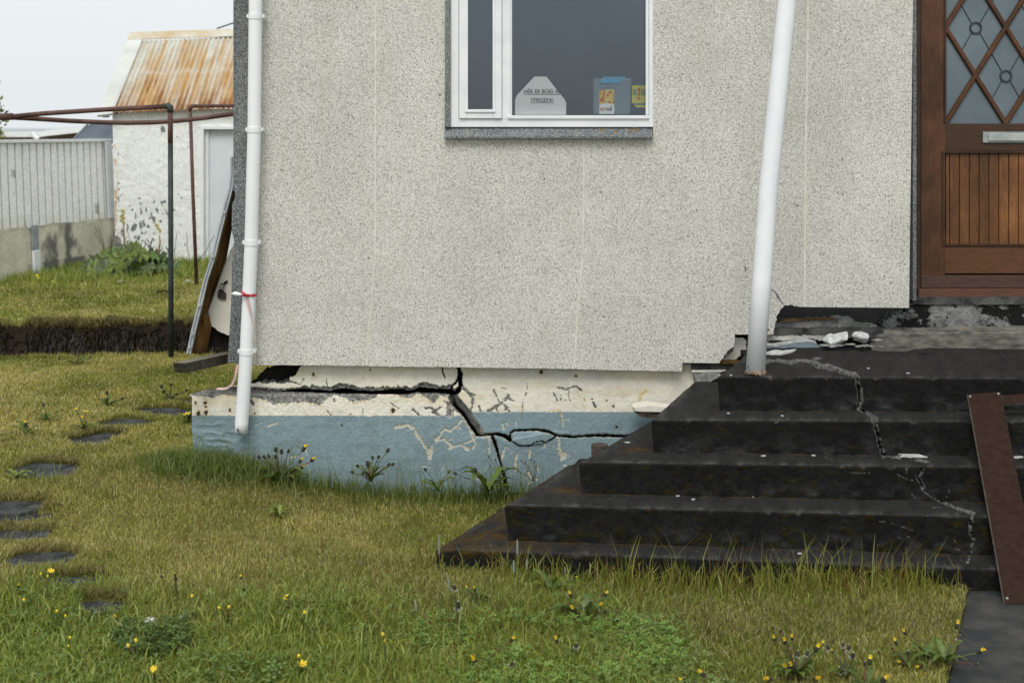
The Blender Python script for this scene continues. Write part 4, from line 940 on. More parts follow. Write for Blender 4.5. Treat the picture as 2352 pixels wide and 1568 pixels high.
# door threshold, curb and the rubble under the cladding
def slabp(name, pts, Y, th, mat, parent, lab=None, cat=None, j=3, seed=1, grp=None):
    q = jag([zR(*p) for p in pts]+[zR(*pts[0])], 4, j, seed)[:-1]; mb = MB().prism(q, Y, th)
    if parent is None:
        o = mb.build(name, mat); tag(o, lab, cat, grp)
    else: o = mb.build(name, mat, parent)
    return o
thm = NM('spalled_threshold', .95, .15); k_ = thm.noise(9, 6, .75); thm.col(thm.mix(thm.ramp(thm.noise(5.5, 5, .7, thm.map((1, 1, 1.4))), [(.46, 0.0), (.52, 1.0)]), thm.ramp(k_, [(.35, .10), (.65, .34)]), .012)); thm.bump(thm.noise(14, 6, .7), .03)
slabp('threshold', [(1530, 350), (3100, 335), (3100, 545), (1340, 550), (1380, 500), (1430, 455), (1500, 440)], 7.80, .25, thm.m, house, j=3)
slabp('threshold_base', [(1540, 300), (3100, 295), (3100, 352), (1545, 352)], 7.79, .3, M['concrete_dark'], house, j=1)
qf = jag([zR(1245, 655), zR(1262, 640), zR(1290, 585), zR(1370, 560), zR(1600, 560), zR(2352, 548), zR(3300, 540)], 6, 1.6, 5)
mb = MB(); fr = [P(x, y, 7.60) for x, y in qf]; v = []
for p in fr: v += [(p[0], 7.600, .66), (p[0], 7.598, p[2]-.006), (p[0], 7.606, p[2]), (p[0]+.03, 7.80, p[2]+.004)]
mb.add(v, [(4*a_+k, 4*a_+4+k, 4*a_+5+k, 4*a_+1+k) for a_ in range(len(fr)-1) for k in range(3)]); mb.build('curb', M['curb'], house)
slabp('slab_fragment', [(545, 482), (980, 462), (1010, 452), (1110, 455), (1128, 488), (1200, 502), (1285, 506), (1270, 522), (540, 530)], 7.68, .12, M['concrete'], house, j=3, seed=2)
slabp('slab_fragment', [(530, 524), (1240, 520), (1330, 524), (1335, 545), (1290, 585), (1250, 600), (1200, 590), (530, 588)], 7.655, .1, M['concrete_dark'], house, j=3, seed=3)
slabp('slab_fragment', [(470, 584), (900, 578), (940, 590), (880, 612), (800, 600), (600, 612), (470, 616)], 7.635, .1, simple('pale_mortar', (.3, .3, .28), (.55, .55, .5), 20), house, j=2, seed=4)
slabp('timber_strip', [(550, 466), (975, 450), (976, 459), (556, 476)], 7.66, .05, M['insul'], house, j=.4)
blk = slabp('wall_fragment', [(440, 640), (540, 655), (600, 645), (700, 628), (780, 620), (850, 636), (872, 665), (700, 672), (440, 690)], 7.60, .08, M['blue'], None, 'long slate blue painted wall fragment lying right of the post foot', 'rubble', 1.5, 6, 'broken pieces of wall on the landing')
slabp('wall_fragment_edge', [(440, 625), (540, 642), (600, 632), (700, 612), (780, 604), (838, 618), (850, 636), (780, 621), (700, 629), (600, 646), (540, 656), (440, 641)], 7.598, .09, M['whitechip'], house, j=.8)
def chunk(top, h_, Y, lab, seed):
    t_ = thing('wall_chunk', P(*zR(*top[0]), Y), lab, 'rubble', 'broken pieces of wall on the landing')
    tp_ = []
    ymin = min(p[1] for p in top); ymax = max(p[1] for p in top)
    for (x, y) in top: tp_.append(P(*zR(x, y), Y+.09*(ymax-y)/max(1, ymax-ymin)))
    n = len(tp_); bt_ = [(p[0]*1+.01*math.sin(i*2.1+seed), p[1]+.012, p[2]-h_*(.8+.4*rr.random())) for i, p in enumerate(tp_)]
    fixn(obj('painted_face', tp_+[(p[0], p[1], p[2]-.008) for p in tp_], [tuple(range(n))]+[(i, (i+1) % n, n+(i+1) % n, n+i) for i in range(n)]+[tuple(range(n, 2*n))], M['whitechip'], t_))
    fixn(obj('broken_core', [(p[0], p[1], p[2]-.0085) for p in tp_]+bt_, [tuple(range(n))]+[(i, (i+1) % n, n+(i+1) % n, n+i) for i in range(n)]+[tuple(range(n, 2*n))], M['concrete'], t_))
chunk([(888, 602), (905, 590), (918, 572), (945, 560), (975, 566), (1010, 556), (1068, 546), (1075, 575), (1072, 597), (1030, 602), (985, 622), (950, 632), (930, 620)], .024, 7.50, 'larger white painted wall chunk tipped up at the left of a pair', 1)
chunk([(1103, 572), (1120, 550), (1165, 545), (1215, 560), (1228, 578), (1222, 592), (1180, 588), (1140, 580)], .03, 7.52, 'smaller white painted wall chunk at the right of a pair', 2)
chunk([(475, 700), (500, 690), (545, 678), (600, 684), (700, 673), (668, 690), (620, 702), (560, 714), (475, 709)], .006, 7.35, 'thin white plaster flake lying flat right of the post', 3)
gr_ = 'broken pieces of wall on the landing'
for k, (x, y, r_, w_) in enumerate(((900, 648, 22, 'left of the white chunks'), (960, 655, 26, 'under the larger white chunk'), (1090, 640, 20, 'between the two white chunks'), (1150, 655, 18, 'in front of the smaller white chunk'), (1200, 650, 22, 'right under the smaller white chunk'), (1240, 655, 14, 'beside the curb end'), (1310, 657, 14, 'in front of the curb end'), (1015, 648, 18, 'in front of the larger white chunk'), (1290, 610, 24, 'against the broken curb corner'))):
    c = P(*zR(x, y), 7.50); s_ = r_*.3164*7.5/3200
    bm = bmesh.new(); bmesh.ops.create_icosphere(bm, subdivisions=2, radius=1)
    for q in bm.verts: f_ = .7+.6*rr.random(); q.co = Vector((q.co.x*s_*1.7*f_, q.co.y*s_*f_, q.co.z*s_*.42*f_))
    me = bpy.data.meshes.new('stone'); bm.to_mesh(me); bm.free()
    o = link('concrete_rubble', me, M['concrete'], None, (c[0], c[1], c[2])); tag(o, 'small jagged lump of grey concrete '+w_, 'rubble', 'grey lumps of rubble by the door curb')
# left side of the landing: old wall bits and boards behind the step corner
slabp('old_wall_piece', [(252, 605), (335, 612), (335, 700), (300, 720), (245, 757), (150, 762), (185, 740), (240, 690)], 7.66, .1, M['cream'], house, j=1.2)
slabp('timber_strip', [(100, 772), (290, 762), (296, 772), (280, 782), (100, 782)], 7.60, .08, M['insul'], house, j=.4)
slabp('foil_strip', [(-60, 785), (280, 782), (240, 808), (200, 822), (-60, 826)], 7.62, .03, M['concrete_dark'], house, j=.6)
slabp('timber_strip', [(-60, 828), (190, 826), (150, 842), (-60, 842)], 7.61, .05, M['cream'], house, j=.4)
slabp('stone_lump', [(-30, 880), (30, 868), (150, 862), (140, 890), (90, 900), (70, 930), (10, 938), (-30, 930)], 7.5, .1, M['concrete'], None, 'grey broken stone wedged behind the left corner of the top step', 'rubble', 2)
# white broken board behind the second step corner and the thing under it
q = [zC(*p) for p in ((2146, 515), (2156, 540), (2200, 545), (2420, 549), (2500, 512), (2290, 488), (2170, 508))]
o = MB().prism(q, 7.45, .12).build('broken_board', M['cream']); tag(o, 'white broken board end lying behind the second step corner', 'board')
q = [zC(*p) for p in ((2150, 545), (2200, 552), (2420, 556), (2400, 600), (2280, 606), (2200, 590))]
o = MB().prism(q, 7.46, .12).build('board_underside', M['timber'], None); tag(o, 'dark wooden lump directly under the white broken board end', 'board')
mb = MB(); c = P(*zC(1835, 845), 7.2); mb.tube([(c[0], c[1], c[2]-.12), (c[0], c[1], c[2]-.01), (c[0], c[1], c[2]), (c[0], c[1], c[2]-.004)], [.042, .045, .043, .036], 20)
o = mb.build('old_pot', simple('dark_rusty_metal', (.03, .022, .02), (.10, .08, .07), 20), smooth=False); tag(o, 'dark rusty pot half hidden behind the third step', 'pot')
# white block mounted on the foundation
q0_, q1_ = zC(2218, 378), zC(2310, 475); o = MB().pbox(*q0_, *q1_, 7.69, .02, .002).build('patch_plate', M['cream'], house)

# chips and flakes on the steps
def flake(x, y, D_, r_, lab, sq=.5):
    Yk = D_*F/(y-HY); n = 9; v = []
    for k in range(n):
        t = 2*math.pi*k/n; f_ = .5+.8*rr.random(); p = (( x-HX)/F*Yk+math.cos(t)*r_*f_, Yk+math.sin(t)*r_*f_*sq, H-D_+.003); v.append(p)
    v += [(a_, b_, c_+.005) for a_, b_, c_ in v]
    o = fixn(obj('plaster_flake', v, [tuple(range(n))]+[(i, (i+1) % n, n+(i+1) % n, n+i) for i in range(n)]+[tuple(range(n, 2*n))], M['whitechip'])); tag(o, lab, 'flake', 'white flakes scattered on the steps')
def DD(i, x): t = (x-LX[i])/(2250-LX[i]); return LD[i]*(1-t)+RD[i]*t
flake(2098, 1048, DD(2, 2098), .055, 'largest white plaster flake, on the third tread near the crack', .8); flake(2076, 1045, DD(2, 2078), .022, 'small flake touching the left of the largest flake on the third tread')
flake(2330, 1052, DD(2, 2330), .04, 'white flake at the right edge behind the brown board'); flake(1752, 1049, DD(2, 1752), .014, 'tiny pale flake on the third tread left of the wide crack')
flake(1442, 1018, DD(2, 1442), .013, 'tiny pale flake at the far left of the third tread'); flake(1869, 1048, DD(2, 1869), .009, 'speck of plaster on the third tread halfway to the crack')
flake(1727, 1143, DD(3, 1727), .009, 'tiny white flake at the foot of the fourth riser'); flake(1557, 1141, DD(3, 1557), .008, 'tiny white flake left on the fourth tread')
flake(1593, 1149, DD(3, 1593), .010, 'white speck near the nose of the fourth tread'); flake(1377, 1103, DD(3, 1377)*1.0, .010, 'white speck at the far left of the fourth tread')
flake(1836, 1390-1390+1273, DD(4, 1836), .010, 'white speck on the lowest tread in front of the mossy riser'); flake(1240, 1300-1300+1241, DD(4, 1240), .012, 'white speck on the lowest tread, left of all')
flake(1264, 1227, DD(4, 1264), .012, 'white speck on orange moss at the corner of the fourth step'); flake(2237, 1352, 1.945, .035, 'white flake on the path at the end of the steps'); flake(2250, 1353, 1.945, .03, 'second white flake on the path at the end of the steps')
flake(1679, 870-6, DD(0, 1679), .006, 'speck on the landing left of the post foot'); flake(2085, 859, DD(0, 2085), .008, 'speck on the landing well right of the crack'); flake(1994, 848, DD(0, 1994), .007, 'speck on the landing just right of the crack')
flake(1797, 957, DD(1, 1797), .009, 'speck on the second tread below the cracked riser'); flake(1673, 951, DD(1, 1673), .007, 'speck at the left of the second tread')

# brown boards leaning on the steps
def board(pts, th, name, lab):
    v = [np.array(P(*p)) for p in pts]; nrm = np.cross(v[1]-v[0], v[3]-v[0]); nrm /= np.linalg.norm(nrm)
    if nrm[1] < 0: nrm = -nrm
    t_ = thing(name, tuple((v[2]+v[3])/2), lab, 'board')
    b = [p+nrm*th for p in v]
    o = fixn(obj('plank', v+b, [(0, 1, 2, 3), (4, 5, 6, 7), (0, 1, 5, 4), (1, 2, 6, 5), (2, 3, 7, 6), (3, 0, 4, 7)], [M['brown_board'], M['board_edge']], t_, mi=[0, 0, 1, 1, 1, 1]))
    bv = o.modifiers.new('b', 'BEVEL'); bv.width = .0015
    return t_, nrm
bl_, nn_ = board([(2222, 905, 6.55), (2299, 899, 6.55), (2396, 1386, 5.69), (2307, 1386, 5.69)], .018, 'brown_board', 'long dark brown coated board leaning up the steps at the right')
for x, y, Yk in ((2228, 911, 6.535), (2293, 905, 6.54), (2313, 1374, 5.705)):
    c = np.array(P(x, y, Yk)); a_ = tuple(c-nn_*.0045); b_ = tuple(c+nn_*.004); MB().tube([b_, a_], .0048, 10).build('screw_head', M['galv'], bl_)
board([(2301, 908, 6.60), (2560, 885, 6.60), (2562, 906, 6.56), (2303, 927, 6.56)], .02, 'brown_board', 'short brown board behind the top of the long leaning board')

# ================================================================ BACKGROUND
def gridsheet(x0, x1, y0, y1, Y, stp, colfn, name, mat, parent, skew=0.0):
    """upright painted wall face: x, y in picture units at depth Y (a number or a function of x)"""
    xs_, ys_ = np.arange(x0, x1+stp, stp), np.arange(y0, y1+stp, stp); X, Yv = np.meshgrid(xs_, ys_); D_ = Y(X) if callable(Y) else X*0+Y
    V = np.stack([(X+skew*(Yv-y0)-HX)/F*D_, D_+(fbm(X*.08, Yv*.08, 3, 3)-.5)*.01, H-(Yv-HY)/F*D_], -1).reshape(-1, 3); n_ = X.shape[1]; idx = np.arange(X.size).reshape(X.shape)
    q_ = np.stack([idx[:-1, :-1], idx[1:, :-1], idx[1:, 1:], idx[:-1, 1:]], -1).reshape(-1, 4)
    return obj(name, V, q_, mat, parent, cols=colfn(X, Yv).reshape(-1, 3), smooth=True)
# ---- shed with the rusty roof
YG = 16.8
shed = thing('shed', (-3.9, YG, .3), 'small white shed with a rusty corrugated roof and flaking walls', 'shed')
def wallcol(X, Y):
    c = np.ones(X.shape+(3,))*np.array([.80, .815, .79]); g = fbm(X*.02, Y*.015, 2, 4); c = c*(.92+.16*g[..., None])
    dens = np.exp(-((X-330)/55)**2-((Y-510)/75)**2)*.9+np.exp(-((X-395)/30)**2-((Y-520)/60)**2)*.5+np.exp(-((X-295)/22)**2-((Y-560)/50)**2)*.5+np.exp(-((X-268)/9)**2)*.55*(Y > 330)+np.exp(-((X-460)/7)**2)*.6*(Y > 400)+.22*(Y > 430)
    n_ = fbm(X*.16, Y*.11, 7, 4); m = n_ > .83-.17*np.clip(dens, 0, 1.1); m |= np.hypot(X-373, (Y-297)*.7) < 5*(.6+fbm(X*.4, Y*.4, 3, 2))
    c = np.where(m[..., None], np.array([.20, .22, .21])*(.5+.9*fbm(X*.3, Y*.3, 6, 2))[..., None], c)
    ru = np.exp(-((X-262)/4)**2)*(fbm(X*.1, Y*.05, 8, 3) > .5)*(Y > 330); return c*(1-ru[..., None]*np.array([.2, .45, .65]))
M['oldpaint'] = paint_mat('old_white_paint', 25, .002, .85, .06, 40)
gridsheet(258, 463, 250, 640, YG, 1.6, wallcol, 'front_wall', M['oldpaint'], shed, .02)
gridsheet(452, 760, 250, 294, YG-.004, 2, wallcol, 'front_wall', M['oldpaint'], shed)
mb = MB(); a = P(259, 262, YG+.02); b = P(760, 650, YG+.02); mb.box(a[0]+.14, YG+1.0, b[2]-.1, b[0], YG+3.2, a[2]); mb.build('rear_wall', M['frame'], shed)
mb = MB(); mb.box(a[0]+.15, YG+.03, b[2]-.1, a[0]+.25, YG+2.6, a[2]-.05); mb.build('side_wall', M['frame'], shed)
mb = MB(); mb.pbox(460, 290, 467.5, 630, YG-.03, .12); mb.pbox(467.5, 290, 760, 297, YG-.028, .1); df = mb.build('door_frame', M['frame'], shed)
mb = MB(); mb.pbox(467, 297, 479, 628, YG+.03, .05); mb.build('inner_frame', M['frame'], df)
MB().pbox(478.5, 297, 700, 624, YG+.055, .04, .004).build('door', simple('white_door', (.58, .63, .66), (.66, .71, .74), 2), shed)
# corrugated sheet
EA, EB = np.array(P(256, 260, YG-.1)), np.array(P(760, 243, YG-.1)); RA = np.array(P(308, 94, YG+1.15)); RA[0] = EA[0]+.02
RB = RA+(EB-EA)*np.array([1, 0, 1])+np.array([0, 0, .0]); pitch = .0625; L = EB[0]-EA[0]
ns, ms = int(L/pitch*8), 60; s_, t_ = np.meshgrid(np.linspace(0, 1, ns), np.linspace(0, 1, ms)); wv = np.cos(s_*L/pitch*2*math.pi)
slope = RA-EA; nrm = np.array([0, -slope[2], slope[1]]); nrm /= np.linalg.norm(nrm); 
if nrm[2] < 0: nrm = -nrm
V = EA[None, None]*(1-s_)[..., None]+EB[None, None]*s_[..., None]+slope[None, None]*t_[..., None]+nrm*(wv*.014)[..., None]
V = V+nrm*((t_ < .52)*.006)[..., None]
wid = np.floor(s_*L/pitch+.5); r1 = vnoise(wid*3.7+1, t_*3.5, 3)*.6+vnoise(s_*30, t_*6, 5)*.4; streak = fbm(s_*L/pitch*1.3, t_*2.2+wid*.4, 9, 3)
rust = np.clip((.90-t_*.62)+(streak-.5)*1.5+(r1-.5)*.55-wv*.10, 0, 1); rust = np.where((t_ > .50) & (t_ < .56), rust*.7, rust)
c = np.array([.54, .55, .50])[None, None]*(1-rust[..., None])+np.array([.46, .29, .12])[None, None]*rust[..., None]
dk = np.clip((.30-t_)*2.2+(fbm(s_*40, t_*5, 13, 3)-.42)*2.2-wv*.35, 0, 1)*np.clip(rust*1.4-.2, 0, 1); c = c*(1-.8*dk[..., None])+np.array([.20, .075, .03])[None, None]*.8*dk[..., None]
ed = (t_ < .07)*(vnoise(wid*5, 0, 8) > .35)*np.clip(1.2-wv, 0, 1); c = c*(1-.6*ed[..., None])+np.array([.14, .05, .03])*.6*ed[..., None]
idx = np.arange(s_.size).reshape(s_.shape); q_ = np.stack([idx[:-1, :-1], idx[:-1, 1:], idx[1:, 1:], idx[1:, :-1]], -1).reshape(-1, 4)
M['roofp'] = paint_mat('rusted_sheet', 30, .001, .7, .12, 50)
rf = obj('roof', V.reshape(-1, 3), q_, M['roofp'], shed, cols=c.reshape(-1, 3), smooth=True)
RT = np.array(P(287, 77, YG+1.35)); v = [RA+nrm*.02+np.array([-.17, 0, 0]), RB+nrm*.02, RB+slope*.10+nrm*.03, RA+slope*.10+nrm*.03+np.array([-.17, 0, 0])]
v = v+[p+slope*-.0+np.array([0, .22, -.16]) for p in v[2:][::-1]]
ridge = obj('ridge_flashing', v, [(0, 1, 2, 3), (3, 2, 4, 5)], simple('stained_flashing', (.48, .36, .2), (.58, .57, .5), 2.5, .6), rf); ridge.modifiers.new('s', 'SOLIDIFY').thickness = .008
E0 = EA+np.array([-.16, 0, -.02]); v = [E0-slope*.02+nrm*.016, EA-slope*.02+nrm*.02+np.array([.02, 0, 0]), RA+slope*.02+nrm*.02+np.array([.02, 0, 0]), RA+slope*.09+nrm*.018+np.array([-.165, 0, 0])]
v = [np.array(q) for q in v]+[np.array(q)-nrm*.03 for q in v]
fixn(obj('verge_flashing', v, [(0, 1, 2, 3), (4, 5, 6, 7), (0, 1, 5, 4), (1, 2, 6, 5), (2, 3, 7, 6), (3, 0, 4, 7)], simple('weathered_white_flashing', (.50, .52, .49), (.63, .65, .62), 3), rf))
mb = MB(); mb.prism(jag([(233, 259), (262, 256), (268, 262), (252, 262), (243, 270), (236, 270), (232, 262)], 4, 1), YG-.05, .1); mb.build('eave_debris', M['concrete'], rf)

# ---- fence: ribbed sheet over a concrete wall
fence = thing('fence', (-5.1, 16, .3), 'white ribbed sheet fence standing on a stained low concrete wall', 'fence')
fl, fr2 = np.array([(0-HX)/F*14.9, 14.9]), np.array([(247-HX)/F*16.9, 16.9]); ud = (fr2-fl)/np.linalg.norm(fr2-fl); f0 = fl-ud*1.2; LF = np.linalg.norm(fr2-f0)
un = np.array([ud[1], -ud[0]])      # towards the lawn
def fpt(s, off, z): q = f0+ud*s+un*off; return (q[0]+.042*(1.8-z), q[1], z)
per = .131; prof = [(0, 0), (.74, 0), (.80, -.026), (.94, -.026), (1.0, 0)]; v = []; cols_ = []; zs = np.linspace(1.775, .84, 24); ss = []
k = 0
while k*per < LF:
    for a_, o_ in prof[:-1]:
        if (k+a_)*per <= LF: ss.append(((k+a_)*per, o_))
    k += 1
for z in zs:
    for s0_, o_ in ss:
        p = fpt(s0_, o_+.02, z); v.append(p); g = float(fbm(s0_*9, z*1.2, 4, 3)); b = .90+.05*g
        cc = np.array([b, b*1.03, b*1.02]); 
        if o_ < 0: cc = cc*np.array([.55, .54, .50])  # recessed ribs darkened, groove shade put into the colour
        if z < 1.0: cc = cc*(1-.30*(1.0-z)/.16*np.array([.3, .5, .9])*float(vnoise(s0_*12, 0, 3)))
        if vnoise(s0_*23, z*2.1, 12) > .93: cc = cc*.35
        cols_.append(cc)
n_ = len(ss); f = [(i*n_+j, (i+1)*n_+j, (i+1)*n_+j+1, i*n_+j+1) for i in range(len(zs)-1) for j in range(n_-1)]
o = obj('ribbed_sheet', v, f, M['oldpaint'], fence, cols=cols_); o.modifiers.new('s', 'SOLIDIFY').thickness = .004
def fbox(name, s0_, s1_, o0, o1, z0, z1, mat, parent=None, sub=1):
    v = []; 
    for z in (z0, z1):
        for s_, o_ in ((s0_, o0), (s1_, o0), (s1_, o1), (s0_, o1)): v.append(fpt(s_, o_, z))
    o = fixn(obj(name, v, [(0, 1, 2, 3), (4, 5, 6, 7), (0, 1, 5, 4), (1, 2, 6, 5), (2, 3, 7, 6), (3, 0, 4, 7)], mat, parent or fence)); b = o.modifiers.new('b', 'BEVEL'); b.width = .004; return o
fbox('top_rail', 0, LF+.02, -.03, .05, 1.765, 1.80, M['frame'])
# concrete base, gridded so that its stains have places
s_, z_ = np.meshgrid(np.arange(0, LF+.05, .02), np.arange(.12, .86, .015)); z_ = z_+(fbm(s_*4, z_*0, 3, 3)-.5)*.03*(z_ > .8)
V = np.array([[fpt(a_, .05+.012*(fbm(a_*5, b_*5, 8, 3)-.5), b_) for a_, b_ in zip(r_, q_)] for r_, q_ in zip(s_, z_)])
n_ = fbm(s_*2.5, z_*1.5, 21, 4); n3 = fbm(s_*7, z_*5, 22, 4); c = np.array([.60, .575, .46])*(.75+.5*n_[..., None])
bl_ = sm(.58, .78, n3*.6+n_*.3+.16*np.exp(-((s_-LF+1.1)/.5)**2)+.10*(z_ < .45)); c = c*(1-.75*bl_[..., None]*np.array([1, .98, .95]))
c = np.where((z_ < .30)[..., None], c*1.12, c); c = np.where((np.abs(z_-.30+.01*n3) < .008)[..., None], c*.5, c); c = np.where((z_ > .82)[..., None], c*(.5+.9*n3[..., None]), c)
gy_ = (np.sin(s_*9) > .86)*.35; c = c*(1-gy_[..., None]*.25)
idx = np.arange(s_.size).reshape(s_.shape); q_ = np.stack([idx[:-1, :-1], idx[:-1, 1:], idx[1:, 1:], idx[1:, :-1]], -1).reshape(-1, 4)
obj('concrete_base', V.reshape(-1, 3), q_, paint_mat('stained_concrete', 30, .006, .9, .1, 50), fence, cols=c.reshape(-1, 3), smooth=True)
fbox('base_core', 0, LF+.03, -.10, .035, .1, .835, M['concrete'])
def s_at(px_): 
    lo, hi = 0, LF+1
    for _ in range(40):
        m_ = (lo+hi)/2; q = f0+ud*m_; 
        if HX+F*q[0]/q[1] < px_: lo = m_
        else: hi = m_
    return lo
sa = s_at(52); fbox('steel_bracket', sa, sa+.11, .055, .075, .58, .86, M['galv']); fbox('white_post', sa+.0, sa+.12, .055, .085, .20, .585, M['frame'])
fbox('white_batten', sa-.05, sa, .05, .06, .83, 1.0, M['frame'])
sb_ = s_at(256)-.02; fbox('steel_bracket', sb_, sb_+.10, .03, .06, .55, .85, M['galv']); fbox('end_flashing', LF-.14, LF-.0, .045, .055, .84, 1.76, M['oldpaint'] if 0 else M['frame'])
MB().prism(jag([(258, 540), (272, 545), (277, 575), (276, 600), (256, 600), (258, 540)], 5, 2), 16.75, .15).build('wall_end', M['concrete'], fence)
# downpipe in the gap
dp = thing('downpipe', P(252, 520, 17.3), 'white downpipe in the gap between fence and shed', 'pipe'); mb = MB().tube([P(249, 360, 17.3), P(251, 380, 17.3), P(253, 458, 17.3)], .028, 12); mb.build('upper_pipe', M['pvc'], dp)
MB().tube([P(243, 372, 17.35), P(250, 342, 17.35), P(262, 332, 17.35)], .02, 10).build('offset_pipe', M['pvc'], dp)
MB().tube([P(253, 463, 17.3), P(254.5, 520, 17.3)], .024, 12).build('lower_pipe', M['galv'], dp); MB().tube([P(253, 457, 17.3), P(253, 463, 17.3)], .034, 12).build('clamp', M['void'], dp)

# ---- neighbours beyond the fence
nh = thing('neighbour_house', P(40, 330, 36), 'low neighbouring house with pale roof and white fascia beyond the fence', 'house')
pale = simple('pale_roof', (.46, .50, .51), (.54, .58, .59), .8); MB().prism([(-500, 290), (92, 295), (202, 291), (196, 300), (-500, 304)], 36, 5).build('roof', pale, nh)
MB().prism([(-500, 303), (95, 303), (95, 315), (-500, 315)], 35.8, .15).build('fascia', M['frame'], nh); MB().prism([(93, 302), (203, 291), (197, 303), (93, 314)], 35.7, .3).build('verge_board', M['pvc'], nh)
MB().prism([(88, 312), (196, 303), (170, 330), (160, 420), (-500, 420), (-500, 316), (88, 316)], 36.1, 6).build('gable_wall', simple('brown_gable', (.16, .11, .09), (.24, .18, .15), 1), nh); MB().tube([P(73, 305, 35.6), P(78, 313, 35.6), P(88, 320, 35.6)], .06, 8).build('gutter_pipe', M['pvc'], nh)
nb2 = thing('neighbour_house', P(225, 340, 30), 'neighbouring house with dark blue grey corrugated roof beyond the fence', 'house')
s_, t_ = np.meshgrid(np.arange(0, 200, 1)/200, np.arange(0, 2, 1)); c0, c1, d0, d1 = np.array(P(172, 322, 28)), np.array(P(330, 342, 27)), np.array(P(203, 289, 30)), np.array(P(360, 287, 29.5))
V = (c0*(1-s_)[..., None]+c1*s_[..., None])*(1-t_)[..., None]+(d0*(1-s_)[..., None]+d1*s_[..., None])*t_[..., None]; V[..., 2] += .05*np.cos(s_*2*math.pi*22); V[..., 1] -= .05*np.cos(s_*2*math.pi*22)
idx = np.arange(s_.size).reshape(s_.shape); q_ = np.stack([idx[:-1, :-1], idx[:-1, 1:], idx[1:, 1:], idx[1:, :-1]], -1).reshape(-1, 4)
o = obj('roof', V.reshape(-1, 3), q_, simple('blue_grey_roof', (.14, .17, .21), (.22, .255, .30), 1.5, .6), nb2); o.modifiers.new('s', 'SOLIDIFY').thickness = .04
MB().prism([(176, 325), (330, 343), (330, 460), (176, 460)], 30.5, 5).build('wall', M['frame'], nb2)
pl_ = MB().tube([P(498, 66, 40), P(540, 52, 40), P(640, 10, 40), P(760, -50, 40)], .02, 6).build('power_line', M['void']); tag(pl_, 'thin dark power line rising behind the shed roof', 'cable')

# ---- clothes frame of steel pipe
cf = thing('clothes_frame', P(393, 822, 11.05), 'tall steel pipe clothes frame with bent crossbars on the lawn', 'clothes frame')
z0 = float(hgt(P(393, 822, 11.05)[0], 11.05)); Yf_ = 11.02
mb = MB().tube([P(391, 252, Yf_), P(391.5, 330, Yf_)], .0205, 14); mb.build('post_top', M['brownpipe'], cf, smooth=True)
mb = MB().tube([P(391.5, 330, Yf_), P(392.5, 600, Yf_), P(393, 830, Yf_)], .0205, 14); mb.build('post', M['greenpipe'], cf, smooth=True)
mb = MB().tube([P(380, 244.5, Yf_), P(387, 243.5, Yf_), P(391, 247, Yf_), P(391, 258, Yf_)], [.024, .026, .026, .025], 14); mb.build('elbow', M['greenpipe'], cf, smooth=True)
MB().tube([P(382, 244.5, Yf_), P(240, 252, Yf_), P(100, 261, Yf_), P(28, 268, Yf_)], .0195, 12).build('crossbar', M['brownpipe'], cf, smooth=True)
MB().tube([P(30, 268, Yf_), P(-40, 270, Yf_), P(-300, 262, Yf_)], .028, 14).build('sleeve', M['brownpipe'], cf, smooth=True)
Yb_ = 11.35
bp = [(28, 270), (90, 273.5), (160, 278), (230, 281), (290, 282.5), (350, 281.5), (410, 277.5), (470, 271), (533, 262), (620, 247), (720, 226)]
MB().tube([P(x, y, Yf_+(Yb_-Yf_)*min(1, (x-28)/120)) for x, y in bp], .0195, 12).build('bent_bar', M['brownpipe'], cf, smooth=True)
rp = thing('clothes_frame', P(452, 657, 14.3), 'thinner leaning rust brown pipe frame close to the shed door', 'clothes frame')
MB().tube([P(437, 250, 14.3), P(443, 440, 14.3), P(452, 664, 14.3)], .0185, 12).build('post', M['brownpipe'], rp, smooth=True)
MB().tube([P(436.5, 256, 14.3), P(437, 247, 14.3), P(441, 244, 14.3), P(450, 244, 14.3)], .021, 12).build('elbow', M['brownpipe'], rp, smooth=True)
MB().tube([P(448, 244, 14.3), P(720, 241, 14.3)], .0175, 12).build('crossbar', M['brownpipe'], rp, smooth=True)

# ================================================================ VEGETATION
def blades(x, y, h, w, lean, az, col, name, label, seg=2, zoff=None, laz=None):
    n = len(x); z = hgt(x, y)-.004 if zoff is None else zoff
    side = np.stack([np.cos(az), np.sin(az), 0*az], -1); la = rng.uniform(0, 2*np.pi, n) if laz is None else laz
    ld = np.stack([np.cos(la), np.sin(la), 0*la], -1); b = np.stack([x, y, z], -1); up = np.array([0, 0, 1.])
    m = b+up*(h*.58)[:, None]+ld*(lean*h*.28)[:, None]; t = b+up*(h*np.sqrt(np.clip(1-lean**2*.7, .1, 1)))[:, None]+ld*(lean*h)[:, None]
    hw = (w/2)[:, None]
    V = np.stack([b-side*hw*.8, b+side*hw*.8, m-side*hw*.9, m+side*hw*.9, t], 1).reshape(-1, 3).astype(np.float32)
    base = (np.arange(n)*5)[:, None]
    li = np.concatenate([base+np.array([0, 1, 3, 2]), base+np.array([2, 3, 4])], 1).ravel().astype(np.int32)
    me = bpy.data.meshes.new(name); me.vertices.add(n*5); me.vertices.foreach_set('co', V.ravel()); me.loops.add(len(li)); me.loops.foreach_set('vertex_index', li)
    me.polygons.add(n*2); ls = (np.arange(n)*7)[:, None]+np.array([0, 4]); me.polygons.foreach_set('loop_start', ls.ravel().astype(np.int32)); me.polygons.foreach_set('loop_total', np.tile([4, 3], n).astype(np.int32))
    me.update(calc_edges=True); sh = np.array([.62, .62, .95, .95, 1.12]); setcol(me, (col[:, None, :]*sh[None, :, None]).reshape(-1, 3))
    o = link(name, me, M['grass']); o['kind'] = 'stuff'; o['label'] = label; return o
